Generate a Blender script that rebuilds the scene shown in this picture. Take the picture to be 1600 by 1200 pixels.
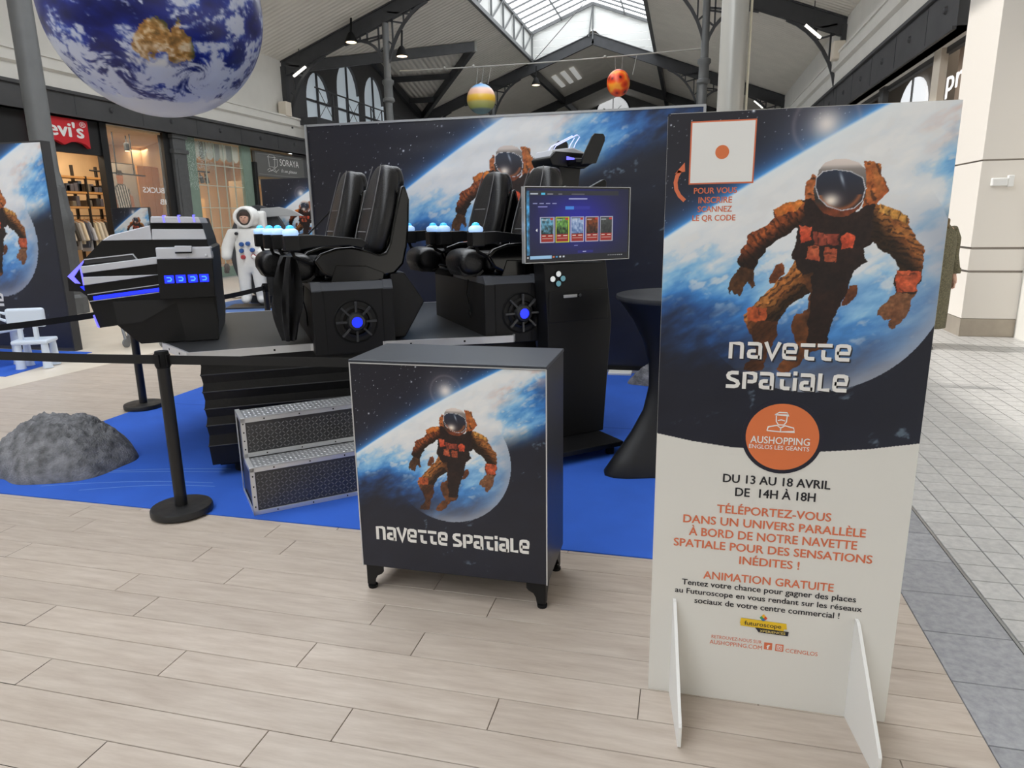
import bpy, bmesh, math, random
import numpy as np
from mathutils import Vector, Matrix
random.seed(7); rng = np.random.default_rng(7)
for o in list(bpy.data.objects): bpy.data.objects.remove(o, do_unlink=True)
SC = bpy.context.scene; COL = SC.collection; R = math.radians
# ---------------------------------------------------------------- camera
cam = bpy.data.cameras.new('camera'); camo = bpy.data.objects.new('camera', cam); COL.objects.link(camo)
YAW, PITCH, ROLL = R(14.0), R(13.3), R(-.86)
_f = Vector((-math.sin(YAW) * math.cos(PITCH), math.cos(YAW) * math.cos(PITCH), -math.sin(PITCH)))
_r = Vector((math.cos(YAW), math.sin(YAW), 0)); _u = _r.cross(_f)
_r2 = _r * math.cos(ROLL) + _u * math.sin(ROLL); _u2 = _u * math.cos(ROLL) - _r * math.sin(ROLL)
_m = Matrix((_r2, _u2, -_f)).transposed().to_4x4(); _m.translation = (0, 0, 1.6); camo.matrix_world = _m
cam.sensor_width = 36; cam.lens = 1083 / 1600 * 36; cam.clip_start = .05; cam.clip_end = 300
SC.camera = camo
# ---------------------------------------------------------------- daylight
wd = bpy.data.worlds.new('world'); SC.world = wd; wd.use_nodes = True
wb = wd.node_tree.nodes['Background']; wb.inputs[0].default_value = (.93, .965, 1, 1); wb.inputs[1].default_value = 4.4
sun = bpy.data.lights.new('sun', 'SUN'); sun.energy = 3.2; sun.angle = R(1.2); sun.color = (1, .96, .9)
suno = bpy.data.objects.new('sun', sun); COL.objects.link(suno); suno.rotation_euler = Vector((.725, -.04, -.69)).to_track_quat('-Z', 'Y').to_euler()
vs = SC.view_settings; vs.view_transform = 'Standard'; vs.look = 'None'; vs.exposure = -.18; vs.gamma = 1; vs.use_curve_mapping = False
# ---------------------------------------------------------------- materials
MATS = {}
def lin(c):
    return tuple(((v / 255) / 12.92 if v / 255 <= .04045 else ((v / 255 + .055) / 1.055) ** 2.4) for v in c)
def mat(name, rgb=(128, 128, 128), rough=.5, metal=0., emit=0., ecol=None, var=0., vscale=8., bump=0., bscale=60., stretch=None, spec=.5, coat=0., trans=0., rvar=0., alpha=1.):
    """procedural principled material; rgb in sRGB 0-255; var = noise variation of colour, bump = noise relief"""
    if name in MATS: return MATS[name]
    m = bpy.data.materials.new(name); m.use_nodes = True; nt = m.node_tree; N = nt.nodes; Lk = nt.links
    p = N['Principled BSDF']; c = lin(rgb)
    p.inputs['Base Color'].default_value = (*c, 1); p.inputs['Roughness'].default_value = rough; p.inputs['Metallic'].default_value = metal
    p.inputs['Specular IOR Level'].default_value = spec; p.inputs['Coat Weight'].default_value = coat
    p.inputs['Transmission Weight'].default_value = trans; p.inputs['Alpha'].default_value = alpha
    if emit: p.inputs['Emission Color'].default_value = (*lin(ecol or rgb), 1); p.inputs['Emission Strength'].default_value = emit
    if var or bump or rvar:
        tc = N.new('ShaderNodeTexCoord'); mp = N.new('ShaderNodeMapping'); Lk.new(tc.outputs['Object'], mp.inputs[0])
        if stretch: mp.inputs['Scale'].default_value = stretch
        n = N.new('ShaderNodeTexNoise'); n.inputs['Scale'].default_value = vscale; n.inputs['Detail'].default_value = 5; Lk.new(mp.outputs[0], n.inputs['Vector'])
        if var:
            r = N.new('ShaderNodeMapRange'); r.inputs[1].default_value = .3; r.inputs[2].default_value = .7; r.inputs[3].default_value = 1 - var; r.inputs[4].default_value = 1 + var
            Lk.new(n.outputs[0], r.inputs[0]); v = N.new('ShaderNodeVectorMath'); v.operation = 'SCALE'; v.inputs[0].default_value = c
            Lk.new(r.outputs[0], v.inputs['Scale']); Lk.new(v.outputs[0], p.inputs['Base Color'])
        if rvar:
            r = N.new('ShaderNodeMapRange'); r.inputs[1].default_value = .3; r.inputs[2].default_value = .7; r.inputs[3].default_value = max(0, rough - rvar); r.inputs[4].default_value = rough + rvar
            Lk.new(n.outputs[0], r.inputs[0]); Lk.new(r.outputs[0], p.inputs['Roughness'])
        if bump:
            n2 = N.new('ShaderNodeTexNoise'); n2.inputs['Scale'].default_value = bscale; n2.inputs['Detail'].default_value = 4; Lk.new(mp.outputs[0], n2.inputs['Vector'])
            b = N.new('ShaderNodeBump'); b.inputs['Strength'].default_value = bump; b.inputs['Distance'].default_value = .01; Lk.new(n2.outputs[0], b.inputs['Height']); Lk.new(b.outputs[0], p.inputs['Normal'])
    MATS[name] = m; return m
def print_mat(name, rough=.38, emit=0.):
    m = bpy.data.materials.new(name); m.use_nodes = True; nt = m.node_tree; p = nt.nodes['Principled BSDF']
    a = nt.nodes.new('ShaderNodeVertexColor'); a.layer_name = 'ink'; nt.links.new(a.outputs[0], p.inputs['Base Color']); p.inputs['Roughness'].default_value = rough
    if emit:
        nt.links.new(a.outputs[0], p.inputs['Emission Color']); p.inputs['Emission Strength'].default_value = emit
        nt.links.remove(p.inputs['Base Color'].links[0]); p.inputs['Base Color'].default_value = (.01, .01, .012, 1); p.inputs['Specular IOR Level'].default_value = .3
    MATS[name] = m; return m
def grain_mat(name, base, dark, rough, sx, sy, rnd=.06):
    """wood / stone piece: fine grain along local x and a tone of its own for every piece"""
    m = bpy.data.materials.new(name); m.use_nodes = True; nt = m.node_tree; N = nt.nodes; Lk = nt.links; p = N['Principled BSDF']
    oi = N.new('ShaderNodeObjectInfo'); tc = N.new('ShaderNodeTexCoord'); ad = N.new('ShaderNodeVectorMath'); mp = N.new('ShaderNodeMapping')
    sc = N.new('ShaderNodeVectorMath'); sc.operation = 'SCALE'; sc.inputs['Scale'].default_value = 37.; cx = N.new('ShaderNodeCombineXYZ')
    for k in range(3): Lk.new(oi.outputs['Random'], cx.inputs[k])
    Lk.new(cx.outputs[0], sc.inputs[0]); Lk.new(tc.outputs['Object'], ad.inputs[0]); Lk.new(sc.outputs[0], ad.inputs[1]); Lk.new(ad.outputs[0], mp.inputs[0]); mp.inputs['Scale'].default_value = (sx, sy, 1)
    n = N.new('ShaderNodeTexNoise'); n.inputs['Scale'].default_value = 1; n.inputs['Detail'].default_value = 7; n.inputs['Roughness'].default_value = .62; Lk.new(mp.outputs[0], n.inputs['Vector'])
    cr = N.new('ShaderNodeValToRGB'); cr.color_ramp.elements[0].position = .3; cr.color_ramp.elements[1].position = .72
    cr.color_ramp.elements[0].color = (*lin(dark), 1); cr.color_ramp.elements[1].color = (*lin(base), 1); Lk.new(n.outputs[0], cr.inputs[0])
    mr = N.new('ShaderNodeMapRange'); mr.inputs[3].default_value = 1 - rnd; mr.inputs[4].default_value = 1 + rnd; Lk.new(oi.outputs['Random'], mr.inputs[0])
    v = N.new('ShaderNodeVectorMath'); v.operation = 'SCALE'; Lk.new(cr.outputs[0], v.inputs[0]); Lk.new(mr.outputs[0], v.inputs['Scale']); Lk.new(v.outputs[0], p.inputs['Base Color'])
    p.inputs['Roughness'].default_value = rough
    b = N.new('ShaderNodeBump'); b.inputs['Strength'].default_value = .12; b.inputs['Distance'].default_value = .002; Lk.new(n.outputs[0], b.inputs['Height']); Lk.new(b.outputs[0], p.inputs['Normal'])
    MATS[name] = m; return m
# ---------------------------------------------------------------- mesh building
class MB:
    def __init__(s): s.v = []; s.f = []
    def add(s, vs, fs):
        k = len(s.v); s.v += [tuple(v) for v in vs]; s.f += [tuple(i + k for i in f) for f in fs]; return s
    def box(s, x0, x1, y0, y1, z0, z1, M=None):
        vs = [Vector((x, y, z)) for x in (x0, x1) for y in (y0, y1) for z in (z0, z1)]
        if M is not None: vs = [M @ v for v in vs]
        return s.add(vs, [(0, 1, 3, 2), (4, 6, 7, 5), (0, 4, 5, 1), (2, 3, 7, 6), (0, 2, 6, 4), (1, 5, 7, 3)])
    def prism(s, poly, lo, hi, ax='y', M=None):
        """extrude a 2-D outline: ax='y' -> outline in (x,z); 'z' -> (x,y); 'x' -> (y,z)"""
        def P(a, b, t): return {'y': (a, t, b), 'z': (a, b, t), 'x': (t, a, b)}[ax]
        n = len(poly); vs = [Vector(P(*p, lo)) for p in poly] + [Vector(P(*p, hi)) for p in poly]
        if M is not None: vs = [M @ v for v in vs]
        return s.add(vs, [tuple(range(n))[::-1], tuple(range(n, 2 * n))] + [(i, (i + 1) % n, (i + 1) % n + n, i + n) for i in range(n)])
    def tube(s, pts, r, n=8, closed=False, caps=True):
        pts = [Vector(p) for p in pts]; m = len(pts); rings = []; k0 = len(s.v); up = None
        rr = r if isinstance(r, (list, tuple)) else [r] * m
        for i, p in enumerate(pts):
            if closed: t = pts[(i + 1) % m] - pts[i - 1]
            else: t = pts[min(i + 1, m - 1)] - pts[max(i - 1, 0)]
            t.normalize()
            if up is None: up = Vector((0, 0, 1)) if abs(t.z) < .9 else Vector((1, 0, 0))
            a = t.cross(up).normalized(); up = a.cross(t).normalized()
            s.v += [tuple(p + (a * math.cos(2 * math.pi * j / n) + up * math.sin(2 * math.pi * j / n)) * rr[i]) for j in range(n)]
        for i in range(m if closed else m - 1):
            for j in range(n):
                a0 = k0 + i * n; b0 = k0 + ((i + 1) % m) * n; s.f.append((a0 + j, a0 + (j + 1) % n, b0 + (j + 1) % n, b0 + j))
        if caps and not closed: s.f.append(tuple(k0 + j for j in range(n))[::-1]); s.f.append(tuple(k0 + (m - 1) * n + j for j in range(n)))
        return s
    def bar(s, a, b, w, h, up=(0, 0, 1)):
        """square bar between two points, w across, h along up"""
        a, b = Vector(a), Vector(b); t = (b - a).normalized(); x = t.cross(Vector(up)).normalized() * (w / 2); y = x.cross(t).normalized() * (h / 2)
        vs = [p + sx * x + sy * y for p in (a, b) for sx, sy in ((-1, -1), (1, -1), (1, 1), (-1, 1))]
        return s.add(vs, [(3, 2, 1, 0), (4, 5, 6, 7)] + [(i, (i + 1) % 4, (i + 1) % 4 + 4, i + 4) for i in range(4)])
    def lathe(s, prof, n=24, c=(0, 0, 0), M=None, caps=True):
        k0 = len(s.v); c = Vector(c)
        for r, z in prof:
            for j in range(n):
                v = Vector((r * math.cos(2 * math.pi * j / n), r * math.sin(2 * math.pi * j / n), z))
                s.v.append(tuple((M @ v if M is not None else v) + c))
        for i in range(len(prof) - 1):
            for j in range(n): s.f.append((k0 + i * n + j, k0 + i * n + (j + 1) % n, k0 + (i + 1) * n + (j + 1) % n, k0 + (i + 1) * n + j))
        if caps: s.f.append(tuple(k0 + j for j in range(n))[::-1]); s.f.append(tuple(k0 + (len(prof) - 1) * n + j for j in range(n)))
        return s
    def ball(s, c, r, n=16, m=10, sc=(1, 1, 1)):
        pr = [(max(1e-4, math.sin(math.pi * i / m)) * r, -math.cos(math.pi * i / m) * r) for i in range(m + 1)]
        return s.lathe(pr, n, c, Matrix.Diagonal(Vector(sc)))
    def sweep(s, sections, closed_ends=True):
        """loft through rings of equal length"""
        k0 = len(s.v); n = len(sections[0])
        for q in sections: s.v += [tuple(p) for p in q]
        for i in range(len(sections) - 1):
            for j in range(n): s.f.append((k0 + i * n + j, k0 + i * n + (j + 1) % n, k0 + (i + 1) * n + (j + 1) % n, k0 + (i + 1) * n + j))
        if closed_ends: s.f.append(tuple(k0 + j for j in range(n))[::-1]); s.f.append(tuple(k0 + (len(sections) - 1) * n + j for j in range(n)))
        return s
    def build(s, name, m, parent=None, smooth=None, bevel=0., seg=2, sub=0, loc=None, rz=None):
        me = bpy.data.meshes.new(name); me.from_pydata(s.v, [], s.f); me.validate()
        bm = bmesh.new(); bm.from_mesh(me); bmesh.ops.recalc_face_normals(bm, faces=bm.faces); bm.to_mesh(me); bm.free()
        if m is not None: me.materials.append(m if not isinstance(m, str) else MATS[m])
        o = bpy.data.objects.new(name, me); COL.objects.link(o)
        if parent is not None: o.parent = parent
        if smooth:
            me.polygons.foreach_set('use_smooth', [True] * len(me.polygons)); me.set_sharp_from_angle(angle=R(smooth))
        if bevel:
            b = o.modifiers.new('bevel', 'BEVEL'); b.width = bevel; b.segments = seg; b.limit_method = 'ANGLE'; b.angle_limit = R(35)
        if sub:
            b = o.modifiers.new('sub', 'SUBSURF'); b.levels = sub; b.render_levels = sub
            me.polygons.foreach_set('use_smooth', [True] * len(me.polygons))
        if loc is not None: o.location = loc
        if rz is not None: o.rotation_euler[2] = rz
        return o
def thing(name, label, cat, loc=(0, 0, 0), rz=0., group=None):
    o = bpy.data.objects.new(name, None); COL.objects.link(o); o.empty_display_size = .1
    o.location = loc; o.rotation_euler[2] = rz; o['label'] = label; o['category'] = cat
    if group: o['group'] = group
    return o
def tag(o, label, cat, group=None):
    o['label'] = label; o['category'] = cat
    if group: o['group'] = group
    return o
def struct(o, label=None, cat=None):
    o['kind'] = 'structure'
    if label: o['label'] = label
    if cat: o['category'] = cat
    return o
def copy_tree(o, parent=None):
    c = o.copy(); COL.objects.link(c); c.parent = parent
    for ch in o.children: copy_tree(ch, c)
    return c
def text(body, x0, x1, z0, z1, m, parent, y=0., bold=0., name='lettering', plane='xz', flip=False, depth=.0006, shear=0.):
    """lettering as thin solid letters fitted into x0..x1 (width) and z0..z1 (cap height)"""
    cu = bpy.data.curves.new('t', 'FONT'); cu.body = body; cu.shear = shear; cu.resolution_u = 3
    o = bpy.data.objects.new('t', cu); COL.objects.link(o); bpy.context.view_layer.update()
    me = bpy.data.meshes.new_from_object(o); bpy.data.objects.remove(o); 
    n = len(me.vertices); co = np.empty(n * 3); me.vertices.foreach_get('co', co); co = co.reshape(-1, 3)
    if bold:
        fs = [tuple(p.vertices) for p in me.polygons]; cps = [(0, 0), (bold, 0), (-bold, 0), (0, bold * .6), (0, -bold * .6)]
        co = np.concatenate([co + np.array([dx, dy, 0]) for dx, dy in cps]); lay = np.repeat(np.arange(5), n) * -4e-5; me = bpy.data.meshes.new('t'); me.from_pydata(co.tolist(), [], [tuple(i + k * n for i in f) for k in range(5) for f in fs]); n = len(co)
    else: lay = 0.
    if plane != 'xz': lay = -lay
    a, b = co[:, 0].min(), co[:, 0].max(); X = x0 + (co[:, 0] - a) / (b - a) * (x1 - x0); Z = z0 + co[:, 1] / .69 * (z1 - z0)
    if flip: X = x0 + x1 - X
    D = np.full(n, y) + lay; P = np.stack([X, D, Z], 1) if plane == 'xz' else np.stack([D, X, Z], 1)
    me.vertices.foreach_set('co', P.ravel()); me.update()
    me.materials.clear(); me.materials.append(m if not isinstance(m, str) else MATS[m])
    q = bpy.data.objects.new(name, me); COL.objects.link(q); q.parent = parent
    return q
def print_sheet(name, x0, x1, z0, z1, nx, nz, fn, m, parent, y=0., relief=None):
    """flat printed sheet in the local xz plane facing -y, ink per vertex"""
    X, Z = np.meshgrid(np.linspace(x0, x1, nx), np.linspace(z0, z1, nz)); c = np.clip(fn(X, Z), 0, 1)
    Yy = np.full(X.shape, y) if relief is None else y + relief(X, Z)
    me = bpy.data.meshes.new(name); nv = nx * nz; i = np.arange((nx - 1) * (nz - 1)); a = (i // (nx - 1)) * nx + i % (nx - 1)
    q = np.stack([a, a + 1, a + nx + 1, a + nx], 1).astype(np.int32); nf = len(q)
    me.vertices.add(nv); me.vertices.foreach_set('co', np.stack([X, Yy, Z], -1).astype(np.float32).ravel())
    me.loops.add(nf * 4); me.loops.foreach_set('vertex_index', q.ravel()); me.polygons.add(nf)
    me.polygons.foreach_set('loop_start', np.arange(0, nf * 4, 4, dtype=np.int32)); me.polygons.foreach_set('loop_total', np.full(nf, 4, np.int32)); me.update(calc_edges=True)
    if relief is not None: me.polygons.foreach_set('use_smooth', [True] * nf)
    at = me.color_attributes.new('ink', 'FLOAT_COLOR', 'POINT')
    l = np.where(c <= .04045, c / 12.92, ((c + .055) / 1.055) ** 2.4); at.data.foreach_set('color', np.concatenate([l, np.ones(l.shape[:2] + (1,))], -1).astype(np.float32).ravel())
    me.materials.append(m); o = bpy.data.objects.new(name, me); COL.objects.link(o); o.parent = parent; return o
def arc(cx, cz, r, a0, a1, n=12, rz=None): return [(cx + r * math.cos(R(a0 + (a1 - a0) * i / n)), cz + (rz or r) * math.sin(R(a0 + (a1 - a0) * i / n))) for i in range(n + 1)]
def stroke(mb, pts, w, y0, y1):
    """flat stroke of width w along a 2-D line in xz, as a thin solid"""
    P = [Vector((p[0], p[1])) for p in pts]; Lf, Rt = [], []
    for i, p in enumerate(P):
        t = (P[min(i + 1, len(P) - 1)] - P[max(i - 1, 0)]).normalized(); n = Vector((-t.y, t.x))
        if 0 < i < len(P) - 1:
            t1 = (P[i] - P[i - 1]).normalized(); k = max(.5, n.dot(Vector((-t1.y, t1.x)))); 
        else: k = 1
        Lf.append(p + n * (w / 2 / k)); Rt.append(p - n * (w / 2 / k))
    for i in range(len(P) - 1): mb.prism([Lf[i], Lf[i + 1], Rt[i + 1], Rt[i]], y0, y1)
    return mb
M_ = mat
M_('black_paint', (15, 15, 17), .5, spec=.35); M_('black_matt', (11, 11, 12), .75, spec=.3); M_('black_gloss', (5, 5, 6), .13, spec=.45); M_('black_plastic', (14, 14, 16), .42, spec=.35)
M_('leather', (21, 21, 23), .36, bump=.25, bscale=90, spec=.45); M_('piping', (120, 120, 122), .5); M_('dark_grey', (52, 53, 56), .5, var=.1); M_('trim_grey', (74, 77, 84), .38)
M_('silver', (212, 215, 224), .32, metal=.25, var=.02); M_('aluminium', (216, 217, 219), .34, metal=.6, var=.03, vscale=5); M_('steel', (170, 172, 175), .25, metal=1.)
M_('white', (236, 236, 234), .5); M_('white_board', (228, 226, 220), .45); M_('wall_white', (222, 220, 214), .7, var=.03, vscale=2.); M_('cream', (226, 216, 200), .6)
M_('iron', (62, 63, 66), .5, var=.12, vscale=3.); M_('iron_light', (104, 106, 107), .45, var=.08, vscale=3.); M_('band', (70, 70, 72), .55, var=.12, vscale=2.)
M_('orange_ink', (222, 118, 80), .45); M_('ink_black', (32, 32, 38), .45); M_('white_ink', (240, 240, 238), .4); M_('orange_sign', (226, 122, 72), .4); M_('navy', (30, 32, 48), .4)
M_('blue_led', (20, 30, 255), .3, emit=2.2, ecol=(24, 40, 255)); M_('violet_led', (120, 120, 255), .3, emit=1.2, ecol=(118, 112, 255)); M_('dome_light', (190, 220, 255), .3, emit=.75, ecol=(165, 205, 255)); M_('dome_blue', (70, 190, 255), .3, emit=.9, ecol=(60, 180, 250))
M_('lamp_glow', (255, 240, 215), .3, emit=5., ecol=(255, 226, 180)); M_('glass', (200, 212, 214), .03, spec=.5, alpha=.12); M_('red', (205, 32, 44), .45)
# ---------------------------------------------------------------- printed space picture
def _hash(ix, iy, s=0):
    v = np.sin(ix * 127.1 + iy * 311.7 + s * 74.7) * 43758.5453
    return v - np.floor(v)
def vnoise(x, y, s=0):
    ix, iy = np.floor(x), np.floor(y); fx, fy = x - ix, y - iy
    fx = fx * fx * (3 - 2 * fx); fy = fy * fy * (3 - 2 * fy)
    a, b = _hash(ix, iy, s), _hash(ix + 1, iy, s); c, d = _hash(ix, iy + 1, s), _hash(ix + 1, iy + 1, s)
    return (a * (1 - fx) + b * fx) * (1 - fy) + (c * (1 - fx) + d * fx) * fy
def fbm(x, y, o=5, s=0):
    t = 0; a = .5
    for k in range(o):
        t = t + a * vnoise(x, y, s + k); x, y, a = x * 2.03 + 3.1, y * 2.03 + 1.7, a * .5
    return t
def sstep(a, b, x):
    t = np.clip((x - a) / (b - a), 0, 1); return t * t * (3 - 2 * t)
def inpoly(x, y, P):
    m = np.zeros(x.shape, bool)
    P = np.array(P); bb = (x > P[:, 0].min()) & (x < P[:, 0].max()) & (y > P[:, 1].min()) & (y < P[:, 1].max())
    xs, ys = x[bb], y[bb]; r = np.zeros(xs.shape, bool); j = len(P) - 1
    for i in range(len(P)):
        (xi, yi), (xj, yj) = P[i], P[j]
        if yi != yj:
            c = ((yi > ys) != (yj > ys)) & (xs < (xj - xi) * (ys - yi) / (yj - yi) + xi); r ^= c
        j = i
    m[bb] = r; return m
def mixc(c, m, col): return c * (1 - m[..., None]) + np.array(col, float) * m[..., None]
def ramp(t, stops):
    xs = [s[0] for s in stops]
    return np.stack([np.interp(t, xs, [s[1][k] for s in stops]) for k in range(3)], -1)
SUIT = {
'helmet': [(-0.06,0.022),(-0.058,0.046),(-0.044,0.066),(-0.018,0.075),(0.013,0.074),(0.041,0.065),(0.062,0.046),(0.067,0.014),(0.069,-0.026),(0.056,-0.058),(0.027,-0.079),(-0.005,-0.081),(-0.037,-0.069),(-0.059,-0.044),(-0.068,-0.007)],
'visor': [(-0.061,0.001),(-0.061,0.026),(-0.046,0.042),(-0.015,0.046),(0.024,0.04),(0.056,0.023),(0.065,-0.006),(0.06,-0.038),(0.04,-0.057),(0.01,-0.062),(-0.027,-0.05),(-0.05,-0.028)],
'pack': [(0.057,0.067),(0.079,0.067),(0.104,0.058),(0.104,0.025),(0.115,0.009),(0.124,-0.005),(0.115,-0.027),(0.087,-0.063),(0.064,-0.06),(0.068,-0.018)],
'lpack': [(-0.069,0.036),(-0.058,0.026),(-0.066,-0.007),(-0.055,-0.048),(-0.069,-0.075),(-0.087,-0.068),(-0.089,-0.023),(-0.092,0.002)],
'torso': [(-0.173,-0.061),(-0.151,-0.048),(-0.112,-0.035),(-0.072,-0.027),(-0.037,-0.069),(0.011,-0.082),(0.064,-0.059),(0.093,-0.043),(0.141,-0.06),(0.18,-0.085),(0.179,-0.105),(0.138,-0.109),(0.107,-0.142),(0.093,-0.158),(0.074,-0.166),(0.085,-0.204),(0.06,-0.226),(0.051,-0.26),(0.013,-0.286),(-0.055,-0.294),(-0.096,-0.252),(-0.099,-0.204),(-0.11,-0.187),(-0.106,-0.165),(-0.102,-0.114),(-0.139,-0.114),(-0.166,-0.08)],
'larm': [(-0.173,-0.059),(-0.136,-0.04),(-0.088,-0.035),(-0.091,-0.098),(-0.106,-0.114),(-0.145,-0.14),(-0.18,-0.169),(-0.203,-0.209),(-0.214,-0.23),(-0.248,-0.222),(-0.26,-0.207),(-0.255,-0.178),(-0.236,-0.152),(-0.233,-0.126),(-0.217,-0.116),(-0.189,-0.105),(-0.164,-0.076)],
'lhand': [(-0.249,-0.217),(-0.214,-0.226),(-0.211,-0.244),(-0.206,-0.272),(-0.214,-0.279),(-0.227,-0.263),(-0.24,-0.286),(-0.246,-0.306),(-0.255,-0.297),(-0.261,-0.302),(-0.268,-0.29),(-0.276,-0.302),(-0.281,-0.284),(-0.271,-0.253),(-0.261,-0.226)],
'rarm': [(0.097,-0.045),(0.141,-0.058),(0.18,-0.087),(0.196,-0.118),(0.21,-0.142),(0.233,-0.174),(0.233,-0.217),(0.23,-0.259),(0.223,-0.293),(0.172,-0.293),(0.163,-0.268),(0.164,-0.238),(0.174,-0.221),(0.163,-0.2),(0.133,-0.177),(0.094,-0.146),(0.089,-0.084)],
'rhand': [(0.168,-0.289),(0.224,-0.291),(0.213,-0.31),(0.213,-0.34),(0.195,-0.377),(0.173,-0.394),(0.162,-0.388),(0.166,-0.366),(0.146,-0.369),(0.141,-0.358),(0.13,-0.356),(0.13,-0.342),(0.155,-0.312)],
'lleg': [(-0.099,-0.204),(-0.056,-0.291),(-0.083,-0.315),(-0.114,-0.342),(-0.135,-0.378),(-0.134,-0.424),(-0.152,-0.461),(-0.166,-0.496),(-0.169,-0.527),(-0.204,-0.535),(-0.223,-0.527),(-0.219,-0.508),(-0.198,-0.488),(-0.191,-0.462),(-0.206,-0.424),(-0.226,-0.386),(-0.233,-0.362),(-0.208,-0.333),(-0.168,-0.288),(-0.129,-0.243)],
'rleg': [(-0.096,-0.252),(-0.056,-0.291),(-0.057,-0.331),(-0.068,-0.35),(-0.091,-0.36),(-0.099,-0.394),(-0.086,-0.432),(-0.072,-0.459),(-0.104,-0.485),(-0.124,-0.504),(-0.128,-0.523),(-0.113,-0.534),(-0.092,-0.527),(-0.068,-0.504),(-0.038,-0.467),(-0.005,-0.457),(0.005,-0.427),(0.008,-0.393),(0.027,-0.34),(0.047,-0.286),(0.061,-0.224),(0.007,-0.217)],
'lpouch': [(-0.152,-0.217),(-0.136,-0.207),(-0.13,-0.235),(-0.148,-0.27),(-0.166,-0.263),(-0.164,-0.244)],
'rpouch': [(0.052,-0.273),(0.069,-0.27),(0.069,-0.298),(0.049,-0.329),(0.033,-0.329),(0.042,-0.299)],
'chestL': [(-0.098,-0.106),(-0.066,-0.108),(-0.063,-0.147),(-0.091,-0.15)],
'chestR': [(0.016,-0.132),(0.031,-0.124),(0.051,-0.134),(0.05,-0.166),(0.02,-0.168)],
'chestM': [(-0.061,-0.122),(0.009,-0.128),(0.014,-0.158),(-0.056,-0.159)],
'boxL': [(-0.07,-0.159),(-0.039,-0.162),(-0.038,-0.204),(-0.069,-0.2)],
'boxR': [(-0.024,-0.164),(0.009,-0.166),(0.01,-0.207),(-0.022,-0.204)],
'shoulder': [(-0.173,-0.061),(-0.152,-0.046),(-0.104,-0.031),(-0.091,-0.039),(-0.11,-0.064),(-0.158,-0.076)],
'rshoulder': [(0.109,-0.045),(0.148,-0.059),(0.18,-0.087),(0.179,-0.101),(0.143,-0.084),(0.107,-0.068)],
'rglovecuff': [(0.165,-0.225),(0.231,-0.234),(0.225,-0.284),(0.172,-0.289)],
'knee': [(-0.228,-0.342),(-0.203,-0.333),(-0.165,-0.341),(-0.169,-0.377),(-0.217,-0.383)],
}
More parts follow.
